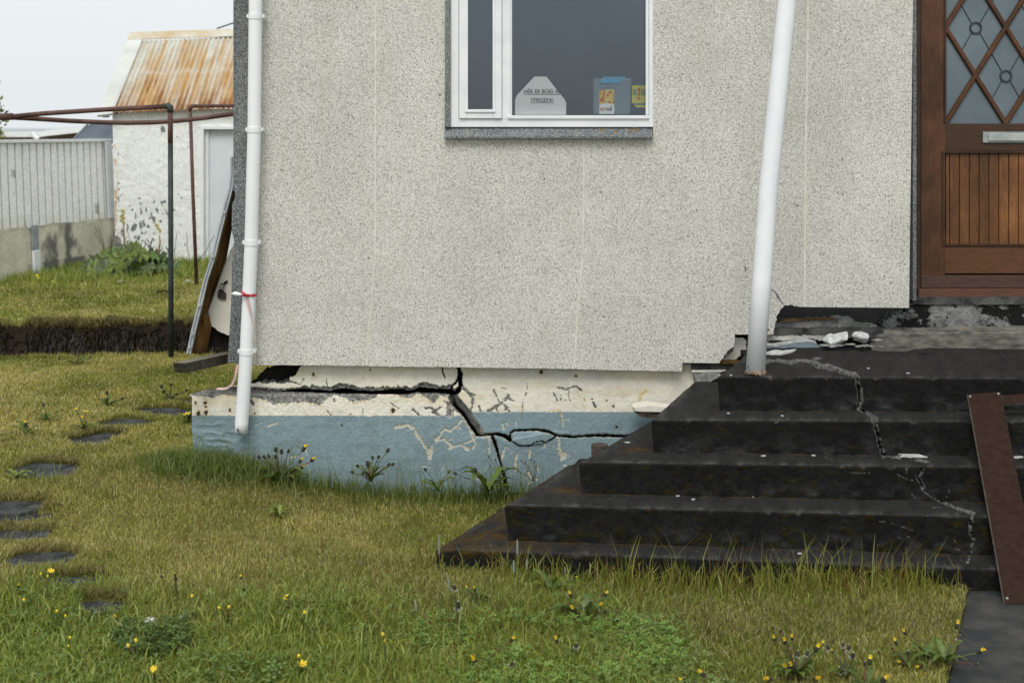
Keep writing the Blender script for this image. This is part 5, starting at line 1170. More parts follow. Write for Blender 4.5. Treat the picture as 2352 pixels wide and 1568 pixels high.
def cols(n, x, y, kind):
    c, pxx, pyy = grasscol(x, y); r = rng.random(n)[:, None]; s = rng.uniform(.7, 1.3, n)[:, None]
    if kind == 'lawn':
        c = c*s; st_ = rng.random(n) < .10+.14*sm(.45, .7, fbm(x*1.1+2, y*1.1, 41, 4)); c[st_] = np.array([.62, .55, .27])*s[st_]
        fg = sm(1270, 1520, pyy+35*np.sin(pxx*.011)+60*(fbm(x*3, y*3, 5, 3)-.5))*(1-sm(1440, 1620, pxx+(-.55)*(pyy-1450))); c = c*(1-fg[:, None]*.8)+fg[:, None]*.8*np.array([.205, .290, .048])*s
        c = c*(1-.25*(sm(.5, .75, fbm(x*2.1, y*2.1, 77, 3)))[:, None])
    elif kind == 'dark': c = np.array([.095, .145, .028])*s+r*np.array([.11, .10, .02])
    elif kind == 'bright': c = np.array([.195, .280, .046])*s+r*np.array([.16, .10, .02])
    elif kind == 'dry': c = (np.array([.30, .24, .11])*(1-r)+np.array([.17, .16, .05])*r)*s
    elif kind == 'edge': c = np.where(r < .22, np.array([.30, .19, .05]), np.array([.26, .29, .045]))*s
    return np.clip(c, 0, 1)
def region(n, x0, x1, y0, y1, keep=None):
    x = rng.uniform(x0, x1, n); y = rng.uniform(y0, y1, n); k = np.ones(n, bool)
    X_ = HX+F*x/y; k &= (X_ > -850) & (X_ < 2680)
    k &= ~onsteps(x, y) & ~onpath(x, y) & ~slabmask(x, y, .10) & ~slabmask(x, y+.03, .0)
    k &= ~((y > 7.55) & (x > -1.76) & (y < 7.9)) & ~((x > -1.15) & (y > 7.5)); 
    ys_ = scarp(x); k &= ~((y > ys_-.07) & (y < ys_+.155))
    if keep is not None: k &= keep(x, y)
    return x[k], y[k]
def mk(name, label, n, box, h, w, lean, kind, keep=None, laz=None, hf=None):
    x, y = region(n, *box, keep); m = len(x); hh = rng.uniform(h[0], h[1], m)
    if hf is not None: hh = hh*hf(x, y)
    return blades(x, y, hh, rng.uniform(w[0], w[1], m), rng.uniform(lean[0], lean[1], m), rng.uniform(0, np.pi, m), cols(m, x, y, kind), name, label, laz=laz(m) if laz else None)
hfn = lambda x, y: .55+.9*fbm(x*2.3, y*2.3, 88, 3)
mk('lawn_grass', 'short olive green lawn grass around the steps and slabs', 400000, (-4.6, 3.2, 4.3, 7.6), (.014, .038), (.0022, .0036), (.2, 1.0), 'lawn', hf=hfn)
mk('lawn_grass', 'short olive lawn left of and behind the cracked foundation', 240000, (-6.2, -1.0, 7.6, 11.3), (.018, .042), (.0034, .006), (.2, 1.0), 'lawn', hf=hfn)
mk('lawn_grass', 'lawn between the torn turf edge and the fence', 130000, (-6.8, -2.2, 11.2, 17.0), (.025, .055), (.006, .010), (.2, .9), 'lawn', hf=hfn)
mk('lawn_grass', 'greener lawn grass along the fence foot', 30000, (-6.6, -3.0, 13.6, 16.9), (.06, .15), (.006, .010), (.1, .7), 'bright', keep=lambda x, y: rng.random(len(x)) < np.clip((y-13.6)/2.6, 0, 1)*np.clip(1-(x+4.6)*.5, .2, 1))
mk('wispy_grass', 'scattered longer wispy blades standing out of the short lawn', 12000, (-3.4, 2.2, 4.4, 7.5), (.05, .10), (.002, .0032), (.2, .9), 'edge', hf=lambda x, y: .5+.9*fbm(x*1.7, y*1.7, 19, 3))
# foreground greens
fgk = lambda x, y: (lambda q: (q[1]+35*np.sin(q[0]*.011)+70*(fbm(x*3, y*3, 5, 3)-.5) +rng.normal(0, 38, len(x)) > 1395) & (q[0]-.55*(q[1]-1450) < 1500+rng.normal(0, 60, len(x))))(proj(np.stack([x, y, 0*x], -1)))
mk('meadow_grass', 'lush bright green grass across the near left foreground', 62000, (-3.2, 1.2, 4.3, 5.9), (.025, .075), (.0025, .0045), (.2, .9), 'bright', keep=fgk)
# long grass by the wall and the steps
def kw(x, y): d = np.abs(y-7.56); return (rng.random(len(x)) < np.exp(-d/.12)*1.0) & (x < .45)
mk('wall_grass', 'long dark grass growing along the blue foundation', 22000, (-1.9, .5, 7.05, 7.56), (.04, .13), (.0028, .005), (.1, .6), 'dark', keep=kw)
mk('wall_wisps', 'thin tall wisps of grass in front of the blue foundation', 420, (-1.8, .5, 7.2, 7.54), (.15, .30), (.0022, .0034), (.05, .5), 'dark')
def kc(x, y): return rng.random(len(x)) < np.exp(-((x+1.60)/.30)**2-((y-7.42)/.20)**2)
mk('grass_tuft', 'dense dark grass tuft at the left foundation corner', 17000, (-2.6, -.9, 6.7, 7.56), (.05, .13), (.0028, .005), (.15, .8), 'dark', keep=kc)
def kst(x, y):
    fy = NL5[1]+(NR5[1]-NL5[1])*(x-NL5[0])/(NR5[0]-NL5[0]); cl = fbm(x*3.2, x*0, 15, 3)
    return (y < fy) & (rng.random(len(x)) < np.exp(-(fy-y)/.07)*np.clip(cl*3-.9, .05, 1)) & (x > -.36)
mk('step_grass', 'long ragged grass standing against the lowest step', 24000, (-.4, 1.95, 5.3, 5.95), (.05, .15), (.0026, .0046), (.1, .8), 'edge', keep=kst)
mk('step_grass', 'tall thin orange tipped blades reaching over the lowest step', 1500, (.45, 1.95, 5.4, 5.95), (.14, .27), (.0026, .0042), (.1, .5), 'edge', keep=kst)
def knt(x, y): return (rng.random(len(x)) < np.exp(-((y-5.45)/.22)**2)) & (x < 1.9)
mk('dead_thatch', 'pale dead thatch in front of the lowest step', 9000, (-.4, 1.9, 5.0, 5.85), (.03, .07), (.002, .0034), (.7, 1.3), 'dry', keep=knt)
# dry grass hanging over the slab edges and the torn turf
def ksl(x, y): return slabmask(x, y-.07, .10) & ~slabmask(x, y, .10)
x, y = region(160000, -3.4, -1.2, 4.6, 8.6, ksl); m = len(x)
blades(x, y, rng.uniform(.03, .07, m), rng.uniform(.002, .0036, m), rng.uniform(.5, 1.25, m), rng.uniform(0, np.pi, m), np.clip(cols(m, x, y, 'dry')*1.5, 0, 1), 'slab_edge_grass', 'dry grass drooping over the back edges of the slabs', laz=rng.normal(-math.pi/2, .6, m))
n = 20000; x = rng.uniform(-5.4, -1.7, n); y = scarp(x)+rng.uniform(.13, .27, n); k = (rng.random(n) < .25+1.6*(fbm(x*4, x*0, 3, 3)-.4)); x, y = x[k], y[k]; m = len(x)
blades(x, y, rng.uniform(.04, .11, m), rng.uniform(.004, .007, m), rng.uniform(.4, 1.3, m), rng.uniform(0, np.pi, m), np.clip(cols(m, x, y, 'dry')*1.25, 0, 1), 'turf_lip_grass', 'dry grass fringe hanging over the torn turf edge', laz=rng.normal(-math.pi/2, .7, m))
n = 14000; x = rng.uniform(-5.4, -1.7, n); y = scarp(x)+rng.uniform(.03, .11, n); k = fbm(x*5, x*0, 33, 3) > .38; x, y = x[k], y[k]; m = len(x); q = rng.random(m)[:, None]
blades(x, y-.01, -rng.uniform(.03, .13, m), rng.uniform(.004, .008, m), rng.uniform(.0, .5, m), rng.uniform(0, np.pi, m), (np.array([.016, .011, .006])*(1-q)+np.array([.16, .115, .055])*q**5), 'hanging_roots', 'dark roots and dead grass hanging down the torn turf face', zoff=hgt(x, y)+.03, laz=rng.normal(-math.pi/2, .5, m)+math.pi)
n = 9000; x = rng.uniform(-5.4, -1.7, n); y = scarp(x)-rng.uniform(.03, .16, n); m = n
blades(x, y, rng.uniform(.03, .09, m), rng.uniform(.004, .006, m), rng.uniform(.1, .7, m), rng.uniform(0, np.pi, m), cols(m, x, y, 'lawn'), 'trench_grass', 'grass along the bottom of the torn turf edge')

def ktall(x, y):
    q = proj(np.stack([x, y, 0*x], -1)); return (q[1] > 1370) & (q[0] > 850) & (q[0] < 1600) & (rng.random(len(x)) < .25+.75*np.exp(-((q[0]-1080)/120)**2))
mk('tall_stalks', 'tall pale green stalks rising from the near grass, front centre', 900, (-.6, .9, 4.3, 5.5), (.10, .24), (.0022, .0036), (.1, .6), 'edge', keep=ktall)
mk('coarse_grass', 'coarse broader blades mixed through the near grass', 9000, (-2.4, 1.0, 4.3, 5.6), (.04, .10), (.004, .007), (.3, 1.0), 'bright', keep=fgk)
# clover and small broad leaves as ground cover
def clover(n, box, keep, r0, r1, zlo, zhi, name, label, c0, c1):
    x, y = region(n, *box, keep); m = len(x); z = hgt(x, y)+rng.uniform(zlo, zhi, m); r = rng.uniform(r0, r1, m)
    V = []; Fc = []; CC = []
    for i in range(m):
        a0 = rng.uniform(0, 6.28); tx, ty = rng.normal(0, .32, 2); cc = (np.array(c0)*(1-(q:=rng.random()))+np.array(c1)*q)*rng.uniform(.75, 1.25)
        for k in range(3):
            a = a0+k*2.09; b = len(V)
            for dr, da in ((.08, 0), (.62, -.52), (1.0, -.30), (.92, 0), (1.0, .30), (.62, .52)):
                px_, py_ = r[i]*dr*math.cos(a+da), r[i]*dr*math.sin(a+da); V.append((x[i]+px_, y[i]+py_, z[i]+px_*tx+py_*ty+(.12*r[i] if da else 0))); CC.append(cc*(1.25 if dr < .1 else 1))
            Fc += [(b, b+1, b+2, b+3), (b, b+3, b+4, b+5)]
    o = obj(name, V, Fc, M['leaf'], None, cols=CC, loc=(0, 4.8, 0)); o['kind'] = 'stuff'; o['label'] = label
fgc = lambda x, y: fgk(x, y) & (fbm(x*2.2+4, y*2.2, 8, 3)+rng.normal(0, .05, len(x)) > .47)
clover(9000, (-2.4, 1.2, 4.35, 5.7), fgc, .006, .012, .02, .055, 'clover', 'bright green clover patches spread through the near grass', (.09, .17, .03), (.19, .27, .075))
ck = lambda x, y: (lambda q: (((q[0]-1250)/330)**2+((q[1]-1490)/105)**2 < 1) & (fbm(x*4, y*4, 12, 3) > .42))(proj(np.stack([x, y, 0*x], -1)))
clover(9000, (-.6, 1.2, 4.3, 5.4), ck, .007, .013, .03, .07, 'clover', 'dense bright broad leafed clover in the centre foreground', (.10, .20, .03), (.22, .34, .07))
rk = lambda x, y: (lambda q: (np.abs(q[0]-(1480+.75*(q[1]-1470))) < 130) & (q[1] > 1390))(proj(np.stack([x, y, 0*x], -1)))
clover(5000, (.1, 1.5, 4.35, 5.5), rk, .006, .012, .02, .05, 'clover', 'pale glossy clover strip on the right edge of the green patch', (.12, .20, .04), (.24, .32, .10))
kk = lambda x, y: (lambda q: (((q[0]-350)/95)**2+((q[1]-1470)/45)**2 < 1))(proj(np.stack([x, y, 0*x], -1)))
clover(2600, (-1.5, -.8, 4.6, 5.3), kk, .012, .022, .02, .07, 'creeping_weed', 'dark broad leaved weed patch right of the last slab', (.045, .09, .015), (.10, .16, .03))
kk2 = lambda x, y: (lambda q: (((q[0]-560)/130)**2+((q[1]-1540)/40)**2 < 1))(proj(np.stack([x, y, 0*x], -1)))
clover(900, (-1.4, -.5, 4.3, 5.0), kk2, .014, .024, .03, .07, 'creeping_weed', 'broad leaved weeds at the bottom edge left of centre', (.07, .13, .02), (.14, .21, .05))

# ---- single plants
def gp(x, y):
    z = 0.
    for k in range(8): p = G(x, y, z); z = float(hgt(p[0], p[1]))
    return np.array(G(x, y, z))
def lathe(mb, base, d, prof, n=8):
    d = Vector(d).normalized(); pts = [Vector(base)+d*t for t, r in prof]; mb.tube(pts, [max(r, .0004) for t, r in prof], n)
def head(kind, p, d, s, parent):
    s = s*(1.0 if kind == 'o' else 1.18)
    if kind == 'y':      # closed yellow head with dark bracts
        mb = MB(); lathe(mb, p, d, [(0, .003*s), (.006*s, .0075*s), (.015*s, .007*s), (.02*s, .005*s)]); h_ = mb.build('bracts', M['bud'], parent)
        mb = MB(); dd_ = Vector(d).normalized()
        for k in range(14):
            t = k*2.4; rr_ = .0045*s*(.4+.6*(k % 3)/2); o1 = dd_.orthogonal().normalized(); o2 = dd_.cross(o1); q = (o1*math.cos(t)+o2*math.sin(t))
            b_ = Vector(p)+dd_*.014*s+q*rr_*.8; e_ = Vector(p)+dd_*(.026+.004*rr.random())*s+q*rr_*1.5; w_ = dd_.cross(q).normalized()*.0016*s
            mb.add([b_-w_, b_+w_, e_+w_, e_-w_], [(0, 1, 2, 3)])
        lathe(mb, Vector(p)+dd_*.013*s, d, [(0, .005*s), (.007*s, .0055*s), (.010*s, .003*s)]); mb.build('petals', M['yellow'], h_)
    elif kind == 'o':    # open buttercup-like disc
        mb = MB(); dd_ = Vector(d).normalized(); o1 = dd_.orthogonal().normalized(); o2 = dd_.cross(o1)
        for k in range(6):
            t = k*2*math.pi/6; v_ = [Vector(p)+dd_*.002*s]
            for da, r_, u_ in ((-.5, .009, .003), (-.3, .014, .007), (0, .0155, .008), (.3, .014, .007), (.5, .009, .003)): v_.append(Vector(p)+(o1*math.cos(t+da)+o2*math.sin(t+da))*r_*s+dd_*u_*s)
            mb.add(v_, [tuple(range(6))])
        lathe(mb, p, d, [(0, .002*s), (.004*s, .005*s), (.008*s, .004*s)]); mb.build('petals', M['yellow'], parent)
    elif kind == 'b':    # small bud
        mb = MB(); lathe(mb, p, d, [(0, .002*s), (.004*s, .004*s), (.009*s, .003*s)]); mb.build('bud', M['yellow'], parent)
    else:                # withered head with a white tip
        mb = MB(); lathe(mb, p, d, [(0, .003*s), (.005*s, .0075*s), (.012*s, .0068*s), (.021*s, .003*s)]); h_ = mb.build('bracts', M['bud'], parent)
        mb = MB(); lathe(mb, Vector(p)+Vector(d).normalized()*.018*s, d, [(0, .0022*s), (.004*s, .0026*s), (.006*s, .0008*s)], 6); mb.build('tuft', M['fluff'], h_)
        if kind == 'f':
            mb = MB()
            for k in range(12):
                t = k*.52; e_ = Vector(p)+Vector((math.cos(t)*.014*s, math.sin(t)*.012*s, rr.uniform(-.008, .006)*s)); mb.tube([Vector(p)+Vector((0, 0, .004*s)), e_], .0009*s, 4)
            mb.build('fluff', M['fluff'], h_)
def leafmesh(mb, cl, base, ang, L, w, lift, c_, tooth=True):
    n = 9; d = Vector((math.cos(ang), math.sin(ang), 0)); sd_ = Vector((-d.y, d.x, 0)); v_ = []
    for i in range(n+1):
        t = i/n; wt = w*(math.sin(math.pi*min(1, t*.85+.10)))*(1.0 if not tooth or i % 2 else .5)
        c0 = Vector(base)+d*(L*t)+Vector((0, 0, lift*L*math.sin(t*2.2))); v_ += [c0-sd_*wt+Vector((0, 0, wt*.35)), c0, c0+sd_*wt+Vector((0, 0, wt*.35))]
    mb.add(v_, [(3*i+k, 3*i+k+1, 3*i+4+k, 3*i+3+k) for i in range(n) for k in range(2)])
    for i in range(n+1): cl += [c_, np.array(c_)*1.25, c_]
def dandelion(bx, by, heads, label, leaves=6, ll=.10, cat='dandelion', s=1.0, name='dandelion', grp='yellow flowered weeds', stemmat=None, at=None, lc=(.075, .115, .022)):
    b = gp(bx, by) if at is None else np.array(P(bx, by, at)); t_ = thing(name, tuple(b), label, cat, grp)
    if leaves:
        mb = MB(); cl = []
        for k in range(leaves): leafmesh(mb, cl, (b[0], b[1], b[2]+.01), k*2.4+rr.random(), ll*rr.uniform(.6, 1.15), ll*.17, rr.uniform(.2, .75), np.array(lc)*rr.uniform(.7, 1.5))
        obj('leaves', mb.v, mb.f, M['leaf'], t_, cols=cl, smooth=True)
    for i, h_ in enumerate(heads):
        x, y, kd = h_[:3]; e = np.array(P(x, y, b[1]+rr.uniform(-.06, .05))); 
        if e[2] < b[2]+.02: e = np.array(P(x, y, b[1]-.10))
        m1 = b*.5+e*.5+np.array([(e[0]-b[0])*-.18, 0, .12*np.linalg.norm(e-b)]); pts_ = [b*(1-t)**2+2*m1*t*(1-t)+e*t*t for t in np.linspace(0, 1, 7)]
        pts_ = [b if j == 0 else p for j, p in enumerate(pts_)]
        mb = MB().tube(pts_, [.0029*s]*4+[.0024*s]*3, 6); st_ = mb.build('flower_stem', stemmat or (M['redstem'] if i % 2 else M['stem']), t_, smooth=True)
        d = pts_[-1]-pts_[-2]; d = d/np.linalg.norm(d)+np.array([0, -.15, .6]); head(kd, pts_[-1], d, s*(h_[3] if len(h_) > 3 else 1), st_)
    return t_
zBp = lambda *L_: [(*zB(x, y), k, *r_) for x, y, k, *r_ in L_]
zCp = lambda *L_: [(*zC(x, y), k, *r_) for x, y, k, *r_ in L_]
zL = lambda x, y: (1080*.91875+x*.3557, 1100*.91875+y*.3557)
zLp = lambda *L_: [(*zL(x, y), k, *r_) for x, y, k, *r_ in L_]
zSp = lambda *L_: [(*zS(x, y), k, *r_) for x, y, k, *r_ in L_]
z4 = lambda x, y: (x*.2695, 1145.7+y*.2695)
z4p = lambda *L_: [(*z4(x, y), k, *r_) for x, y, k, *r_ in L_]
z5 = lambda x, y: (514.5+x*.25, 1286.25+y*.25)
dandelion(645, 1112, zBp((698, 1050, 'w'), (745, 1050, 'w'), (785, 1045, 'w'), (845, 990, 'w', 1.2), (895, 1010, 'w', 1.2), (955, 1000, 'w'), (1085, 985, 'y', 1.3), (1160, 1080, 'y', 1.1), (1055, 1090, 'y'), (1062, 1150, 'y', 1.1), (800, 1140, 'w', .9), (845, 1050, 'w')), 'large dandelion clump with withered and yellow heads against the blue foundation', 12, .15, at=7.33, s=1.0)
dandelion(852, 1106, zBp((1603, 1130, 'w'), (1690, 1120, 'w', 1.3), (1730, 1060, 'w'), (1782, 1050, 'w'), (1862, 995, 'w', 1.2), (1868, 1120, 'w'), (1905, 1115, 'w'), (1560, 1185, 'w'), (1650, 1195, 'w')), 'withered dandelion group with no yellow heads against the blue foundation', 7, .10, at=7.38, s=.95)
dandelion(1005, 1128, zCp((240, 1090, 'w'), (445, 1110, 'w', .9)), 'two slim withered dandelion stalks left of the foundation crack', 5, .12, at=7.45, s=.9)
dandelion(1122, 1134, zCp((520, 1125, 'w'), (700, 1100, 'w', 1.2)), 'dandelion with toothed leaves right below the foundation crack', 10, .17, at=7.30, s=.95)
for k, (bx, by, tips) in enumerate(((1152, 1118, ((815, 960), (875, 990), (830, 1045))), (1225, 1105, ((1115, 995), (1150, 1010), (1205, 990), (1235, 1005), (1250, 1055), (1075, 1095))))):
    b = np.array(P(bx, by, 7.5)); t_ = thing('dried_weed', tuple(b), ('single wiry dried weed beside the foundation crack', 'branching dried weed between crack and steps')[k], 'weed')
    for q in tips:
        e = np.array(P(*zC(*q), 7.5)); MB().tube([b, b*.5+e*.5+np.array([.01, 0, .01]), e], .0016, 5).build('stalk', M['redstem'], t_); mb = MB(); lathe(mb, e, (0, 0, 1), [(-.004, .002), (.002, .0045), (.006, .002)], 6); mb.build('seed_head', M['bud'], t_)
# foreground right
dandelion(1830, 1560, zSp((190, 1220, 'w', .6), (240, 1240, 'w', .6), (205, 1295, 'y', .8), (270, 1315, 'y', .9), (312, 1290, 'y', .8), (455, 1365, 'y', 1.2), (490, 1330, 'y', .8), (345, 1400, 'f', 1), (400, 1390, 'f', .9), (280, 1480, 'y', 1.1), (312, 1475, 'y', 1.1), (175, 1550, 'y', 1.2), (450, 1545, 'y', 1.2)), 'large dandelion clump at the bottom edge, left of the path', 14, .11, s=.9)
dandelion(1945, 1562, zSp((550, 1350, 'f', .9), (640, 1335, 'f', .8), (675, 1355, 'f', .9), (700, 1405, 'f', 1.1), (575, 1370, 'y', .6), (635, 1500, 'f', 1.1)), 'dandelion gone to pale fluff between two yellow clumps', 6, .08, s=.9)
dandelion(1990, 1590, zSp((808, 1450, 'y', 1.1), (780, 1455, 'w', .7), (885, 1560, 'y', 1.2)), 'dandelion with two yellow heads near the bottom edge', 8, .09, s=.9)
dandelion(2085, 1535, zSp((990, 1325, 'y', 1), (1010, 1440, 'y', .9), (1058, 1385, 'w', .9), (960, 1350, 'w', .6)), 'dandelion with low orange yellow heads well left of the path edge', 8, .08, s=.85)
dandelion(2130, 1520, zSp((1048, 1255, 'y', .9), (1130, 1465, 'y', .9), (1172, 1500, 'y', .8)), 'dandelion with one raised bent stalk near the path edge', 10, .10, s=.85)
dandelion(2170, 1530, zSp((1368, 1215, 'y', 1), (1380, 1285, 'f', .8), (1505, 1375, 'y', 1.1), (1490, 1445, 'w', .7)), 'dandelion sprawling from the lawn onto the dark path', 10, .09, s=.9)
# foreground middle
dandelion(1340, 1430, zLp((903, 1015, 'y', .9), (922, 1105, 'y', 1.1), (1108, 1010, 'y', .9), (1065, 1085, 'y', 1.1), (1020, 1060, 'w', .8), (1110, 1110, 'w', .8), (1065, 1145, 'w', .8), (1185, 1165, 'w', .8), (955, 1165, 'w', .7)), 'dandelion clump with curled red stalks at the edge of the clover', 10, .13, s=.9)
dandelion(1265, 1362, zLp((722, 950, 'y', .9), (735, 920, 'w', .8), (918, 895, 'y', .6), (745, 1030, 'y', .7)), 'small dandelion just in front of the lowest step', 8, .10, s=.85)
dandelion(1100, 1385, zLp((238, 965, 'y', .7), (278, 970, 'y', .9), (345, 1015, 'w', .6)), 'dandelion with two orange heads below the left step corner', 5, .08, s=.85)
dandelion(1052, 1470, zLp((145, 965, 'f', .9), (168, 1085, 'f', 1.2), (165, 1345, 'y', 1.1)), 'tall dandelions one above another at the foreground centre', 5, .08, s=.95)
dandelion(1105, 1545, zLp((285, 1445, 'y', 1.3), (505, 1300, 'y', .8), (507, 1450, 'f', 1)), 'dandelions standing in the clover at the bottom centre', 6, .08, s=.95)
dandelion(1298, 1520, zLp((812, 1310, 'y', .9)), 'single dandelion on a curved red stalk in the clover', 3, .06, s=.9, stemmat=M['redstem'])
dandelion(1318, 1560, zLp((930, 1340, 'f', .9)), 'single fluffy dandelion beside the curved red stalk', 3, .06, s=.9)
dandelion(1675, 1590, zLp((1768, 1525, 'y', 1.1), (1640, 1560, 'y', .9)), 'dandelion pair at the bottom edge, right end of the clover', 4, .06, s=.9)
# foreground left: buttercups
B_ = [((390, 830), ((432, 618, 'o', 1.0), (405, 668, 'b', 1), (350, 645, 'b', 1), (402, 885, 'o', .8)), 'tall buttercup in front of the slabs with an open flower'), ((235, 1010), ((207, 870, 'b', 1.3),), 'single budded buttercup stalk near the left edge'),
      ((490, 1060), ((485, 965, 'b', 1.3),), 'small buttercup stalk with one bud below the last slab'), ((150, 840), ((157, 755, 'y', .7),), 'lone orange dandelion head near the left edge'), ((600, 1300), ((595, 1190, 'b', 1.2), (583, 1255, 'b', 1), (560, 1005, 'b', 1)), 'thin buttercup with three buds left of the dark weed patch'),
      ((1180, 1420), ((1160, 1220, 'b', 1.4), (1100, 1260, 'b', 1.4), (1192, 1290, 'b', 1)), 'buttercup with several buds in front of the dark weed patch'), ((1330, 1600), ((1310, 1450, 'o', .9), (1305, 1480, 'b', 1), (1265, 1495, 'b', 1)), 'buttercup with an open flower at the bottom edge'),
      ((1505, 830), ((1500, 700, 'y', .9), (1495, 655, 'w', .6), (1385, 670, 'w', .6)), 'small dandelion in mid lawn with one yellow head'), ((2075, 810), ((2060, 685, 'y', .6),), 'single slim dandelion further right in mid lawn'), ((1635, 1020), ((1637, 838, 'b', 1.3),), 'thin buttercup beside the white stone'),
      ((1935, 1040), ((1873, 935, 'b', 1.2), (1948, 932, 'b', 1.3)), 'two budded stalks at the upper edge of the green patch'), ((1000, 1070), ((982, 1015, 'b', 1.4),), 'bud just right of the last slab')]
for (bx, by), hs_, lb in B_: dandelion(*z4(bx, by), z4p(*hs_), lb, 3, .05, 'buttercup' if 'butter' in lb or 'bud' in lb else 'dandelion', .95, 'buttercup' if 'butter' in lb or 'bud' in lb else 'dandelion')
for (bx, by), hs_, lb in (((700, 1090), ((718, 960, 'o', 1.15), (688, 893, 'b', 1.3)), 'buttercup with the largest open yellow flower, bottom centre left'), ((640, 460), ((580, 330, 'o', .7), (562, 360, 'b', 1), (588, 375, 'b', 1)), 'pale yellow cress like flower in mid lawn'), ((725, 740), ((740, 493, 'b', 1.2),), 'very tall thin stalk with one bud'), ((1490, 990), ((1460, 695, 'b', 1.3), (1475, 750, 'b', 1)), 'pale budded stalk left of the tall broad blades')):
    dandelion(*z5(bx, by), [(*z5(x, y), k, s_) for x, y, k, s_ in hs_], lb, 3, .05, 'buttercup', 1.0, 'buttercup')
zA = lambda x, y: (x*.2502, 753.4+y*.2502)
for (bx, by), hs_, lb in (((770, 950), ((700, 748, 'o', .8), (788, 770, 'o', .8), (757, 830, 'b', 1.4), (772, 878, 'b', 1.4)), 'buttercup with several yellow flowers beyond the slabs'), ((425, 870), ((403, 720, 'w', .9),), 'single withered stalk left of the yellow buttercup'), ((238, 1000), ((234, 905, 'y', .9),), 'lone yellow head on a short stalk near the left edge of the lawn'),
                    ((985, 720), ((983, 610, 'w', .9), (1110, 655, 'w', .8)), 'pair of withered dandelions in front of the torn turf'), ((1560, 670), ((1490, 548, 'w', .9), (1570, 535, 'w', .9), (1510, 595, 'w', .8), (1700, 580, 'w', .8)), 'reddish weed clump left of the foundation corner'), ((1728, 880), ((1715, 800, 'o', 1.4), (1730, 825, 'w', 1)), 'yellow dandelion peeping at the left foundation corner'),
                    ((700, 340), ((555, 285, 'w', .8), (720, 260, 'w', .7), (820, 275, 'w', .8)), 'low reddish weed just in front of the torn turf edge')):
    dandelion(*zA(bx, by), [(*zA(x, y), k, s_) for x, y, k, s_ in hs_], lb, 6, .10, 'weed', 1.25, 'lawn_weed')
for (bx, by, lb) in ((40, 1100, 'yellow green leafy weed at the lower left of a broad slab'), (640, 1190, 'small leafy weed in front of the foundation corner'), (645, 900, 'x')):
    if lb != 'x': dandelion(bx, by, [], lb, 8, .09, 'weed', 1, 'lawn_weed', lc=(.14, .18, .03))
# foxtail spikes and broad blades
for k, (bx, by, tx, ty, ln, lb) in enumerate(((1012, 1460, 1008, 1225, 48, 'tallest grey foxtail spike below the left step corner'), (1190, 1480, 1188, 1238, 38, 'tall foxtail spike in front of the lowest step'), (1178, 1470, 1180, 1286, 30, 'second foxtail spike close left of the tall one'), (1046, 1430, 1026, 1312, 45, 'bent foxtail spike with dark head'),
                                     (1210, 1330, 1210, 1283, 22, 'short foxtail spike against the lowest step'), (1300, 1345, 1297, 1300, 18, 'short pale foxtail at the step foot'), (970, 1500, 953, 1376, 26, 'leaning foxtail left of the tall dandelions'), (2432*.7, 1340, 1705, 1290, 16, 'pale foxtail near the middle of the lowest step'), (1560, 1345, 1562, 1300, 20, 'pale foxtail left of the middle of the lowest step'))):
    b = gp(bx, by); e = np.array(P(tx, ty, b[1]+.02)); t_ = thing('foxtail_grass', tuple(b), lb, 'grass spike', 'foxtail grasses')
    m1 = b*.5+e*.5; MB().tube([b, m1+np.array([.004, 0, 0]), e-np.array([0, 0, ln*.0015])*.5], .0013, 5).build('stalk', M['stem'], t_)
    d = e-b; d /= np.linalg.norm(d); L_ = ln*b[1]/F; mb = MB(); lathe(mb, e-d*L_, d, [(0, .001), (L_*.12, .0035), (L_*.5, .0042), (L_*.9, .003), (L_, .0008)], 7); mb.build('spike', M['spike'], t_)
for bx, by, tips, lb in ((835, 1535, (((1030, 675)), ((1055, 668)), ((1130, 765)), ((1350, 700))), 'broad bladed grass shoot with yellowed tips, bottom centre'), (985, 1500, (((1690, 610)), ((1655, 748)), ((1790, 655))), 'second broad bladed shoot right of the first')):
    b = gp(bx, by); t_ = thing('broad_grass', tuple(b), lb, 'grass shoot')
    for q in tips:
        e = np.array(P(*z5(*q), b[1]-.05)); n = 7; mid = b*.5+e*.5+np.array([0, 0, .025]); v = []; cl = []
        for i in range(n+1):
            t = i/n; p = b*(1-t)**2+2*mid*t*(1-t)+e*t*t; w_ = .0055*math.sin(math.pi*(t*.9+.08)); v += [p-np.array([w_*.6, 0, -w_*.8]), p+np.array([w_*.6, 0, -w_*.8])]; cl += [(.20, .27, .07) if t < .8 else (.4, .3, .06)]*2
        obj('blade', v, [(2*i, 2*i+1, 2*i+3, 2*i+2) for i in range(n)], M['leaf'], t_, cols=cl)
# white stone by the weed patch
bm = bmesh.new(); bmesh.ops.create_icosphere(bm, subdivisions=3, radius=1); p = gp(345, 1438)
for q in bm.verts: f_ = .85+.3*float(fbm(q.co.x*1.5+5, q.co.y*1.5+q.co.z, 4, 3)); q.co = Vector((q.co.x*.026*f_, q.co.y*.02*f_, q.co.z*.016*f_))
me = bpy.data.meshes.new('stone'); bm.to_mesh(me); bm.free(); o = link('white_stone', me, M['flint'], None, (p[0], p[1], p[2]+.022)); tag(o, 'small pale stone at the edge of the dark weed patch', 'stone')
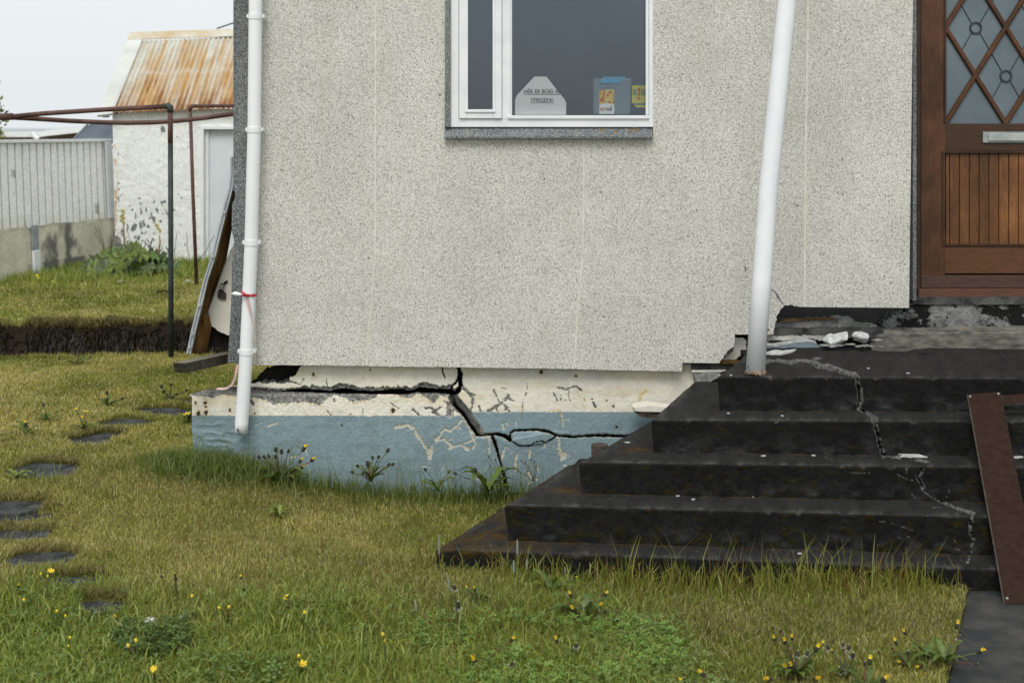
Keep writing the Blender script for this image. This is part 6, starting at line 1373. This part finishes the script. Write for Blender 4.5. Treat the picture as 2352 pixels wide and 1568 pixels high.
# ---- rhubarb by the shed
rb = thing('rhubarb_plant', P(300, 640, 15.4), 'large leafed rhubarb clump by the shed wall with two flower stalks', 'rhubarb')
for k in range(150):
    cx_ = rng.normal(300, 62); cy_ = 640-64*max(0, 1-((cx_-300)/125)**2)*rng.uniform(.05, 1.0)-2; cx_ = min(max(cx_, 200), 428)
    Yk = 15.0+rng.uniform(0, 1.1); c0 = np.array(P(cx_, min(cy_, 646), Yk)); R_ = rng.uniform(.055, .12)*(.7 if cx_ > 380 else 1); a0 = rng.uniform(0, 6.28); tx_, ty_ = rng.normal(0, .35), -rng.uniform(.3, 1.1)
    v = [c0]; cl = []; g0 = np.array([.070, .115, .030])*rng.uniform(.45, 1.6) if rng.random() < .7 else np.array([.11, .15, .025])*rng.uniform(.7, 1.2); cl.append(g0*1.4); nA = 22
    for ring_ in (.5, 1):
        for j in range(nA):
            t = 2*math.pi*j/nA; r_ = R_*ring_*(1+.13*math.sin(3*t+a0)+.07*rng.uniform(-1, 1)); x_, y_ = r_*math.cos(t), r_*math.sin(t)*.9
            v.append(c0+np.array([x_, y_, x_*tx_+y_*ty_*-1+.26*R_*ring_*math.sin(t*7+a0)*(ring_)])); cl.append(g0*(.65+.9*(j % 3 == 0)+.1*ring_))
    f = [(0, 1+j, 1+(j+1) % nA) for j in range(nA)]+[(1+j, 1+nA+j, 1+nA+(j+1) % nA, 1+(j+1) % nA) for j in range(nA)]
    lf = obj('leaf', v, f, M['leaf'], rb, cols=np.clip(cl, 0, 1), smooth=True)
    MB().tube([c0, c0*.5+np.array([c0[0]*.5, c0[1]*.5, 0])+np.array([0, .02, .10]), (c0[0]*.9-.1*3.9*.0+0, c0[1]+.1, .28)], .009, 6).build('leaf_stalk', M['stem'], lf) if False else None
for pts_, hd in ((((284, 615), (287, 585), (285, 540), (282, 495)), ((282, 484), (283, 492), (279, 497), (285, 500), (281, 505), (283, 512))), (((365, 610), (364, 580), (368, 555), (366, 540)), ((360, 517), (363, 523), (366, 530)))):
    st_ = MB().tube([P(x, y, 15.7) for x, y in pts_], [.014, .012, .009, .007], 8).build('flower_stalk', simple('pinkish_stalk', (.22, .16, .07), (.32, .17, .10), 8), rb, smooth=True); mb = MB()
    for x, y in hd:
        for k in range(6): lathe(mb, P(x+rng.uniform(-3, 3), y+rng.uniform(-3, 3), 15.7), (0, 0, 1), [(-.012, .004), (0, .014), (.012, .004)], 6)
    mb.build('blossom', simple('cream_blossom', (.35, .33, .12), (.55, .48, .22), 40), st_)
tw = thing('bare_twigs', P(300, 620, 16.2), 'bare dry weed twigs standing behind the rhubarb', 'weed')
for k in range(34):
    x = rng.choice([rng.uniform(225, 265), rng.uniform(320, 420), rng.uniform(300, 470)]); y = rng.uniform(600, 640); x2 = x+rng.normal(0, 22); y2 = y-rng.uniform(20, 90)
    MB().tube([P(x, y, 16.2), P((x+x2)/2+rng.normal(0, 3), (y+y2)/2, 16.2), P(x2, y2, 16.2)], .0035, 4).build('twig', M['bud'], tw)
for k, (x, y) in enumerate(((389, 697), (294, 716), (466, 716), (497, 712), (395, 700), (302, 718))):
    p = np.array(P(x, y-42, 14.0)); z = float(hgt(p[0], p[1])); g_ = G(x, y-42 if False else y*.0+ (300+(1.9-z)*3200/14.6), z)
dz_ = [(386, 698), (396, 699), (292, 712), (300, 715), (465, 714), (498, 711), (472, 716)]
zz_ = lambda q: (q[0], q[1]-42)
for k, (x, y) in enumerate([(386, 655), (396, 656), (271, 655), (279, 657), (428, 654), (458, 652), (437, 657)]):
    b = gp(x, y+2); t_ = MB()
    for j in range(5): lathe(t_, b+np.array([rng.uniform(-.03, .03), 0, rng.uniform(.03, .07)]), (0, 0, 1), [(-.01, .005), (0, .014), (.008, .006)], 6)
    o = t_.build('white_blossom', M['fluff']); tag(o, 'white blossom cluster, '+('directly left of the tall pipe post', 'directly right of the tall pipe post', 'leftmost, under the rhubarb leaves', 'second from the left, under the rhubarb leaves', 'left of the leaning rusty post', 'just right of the foot of the leaning rusty post', 'just left of the foot of the leaning rusty post')[k], 'flower', 'white blossoms in the far lawn')
for (x, y) in ((376, 676),):
    b = gp(x, y); mb = MB()
    for j in range(5): lathe(mb, b+np.array([rng.uniform(-.05, .05), 0, .02]), (0, 0, 1), [(-.02, .02), (0, .035), (.02, .01)], 7)
    o = mb.build('soil_clump', M['soil']); tag(o, 'small dark clump of soil on the far lawn', 'clod')
for k, (x, y) in enumerate(((85, 634), (88, 640), (122, 648))):
    b = gp(x, 655); e = P(x, y, b[1]); mb = MB(); mb.tube([tuple(b), e], .004, 5); lathe(mb, e, (0, -.4, 1), [(0, .006), (.006, .016), (.012, .014), (.016, .006)], 8)
    o = mb.build('yellow_flower', M['yellow']); tag(o, ('upper yellow flower at the foot of the white post under the fence', 'lower yellow flower at the foot of the white post under the fence', 'yellow flower out in the lawn, right of the white post')[k], 'flower', 'yellow flowers at the wall foot')
# ---- tree at the left edge, beyond the fence
tr_ = thing('tree', P(-60, 640, 22), 'sparse tree reaching in at the left edge above the fence', 'tree')
MB().tube([P(-70, 640, 22), P(-66, 420, 22), P(-50, 250, 22), P(-40, 120, 22)], [.14, .11, .06, .02], 10).build('trunk', M['timber'], tr_)
mb = MB(); lf = MB(); cl = []; ends = []
for k in range(46):
    a_ = rng.uniform(0, 1); s0 = np.array(P(-78+26*a_, 400-260*a_, 22)); ang = rng.uniform(0, 6.28); L_ = rng.uniform(.3, .62)*(1-a_*.5); d = np.array([math.cos(ang), math.sin(ang), rng.uniform(.0, .7)]); e = s0+d*L_
    mb.tube([s0, (s0+e)/2+rng.normal(0, .03, 3), e], [.02, .012, .004], 5)
    for j in range(4):
        e2 = s0+(e-s0)*rng.uniform(.5, 1)+rng.normal(0, .09, 3); mb.tube([s0+(e-s0)*.6, e2], .003, 4)
        for q in range(12):
            p = e2+rng.normal(0, .05, 3); u = rng.normal(0, 1, 3); u /= np.linalg.norm(u); w = np.cross(u, rng.normal(0, 1, 3)); w /= np.linalg.norm(w); r_ = rng.uniform(.03, .055)
            lf.add([p-u*r_, p+w*r_*.5, p+u*r_, p-w*r_*.5], [(0, 1, 2, 3)]); g = np.array([.22, .24, .05])*rng.uniform(.5, 1.4); cl += [g]*4
mb.build('branches', M['timber'], tr_); obj('crown', lf.v, lf.f, M['leaf'], tr_, cols=np.clip(cl, 0, 1))
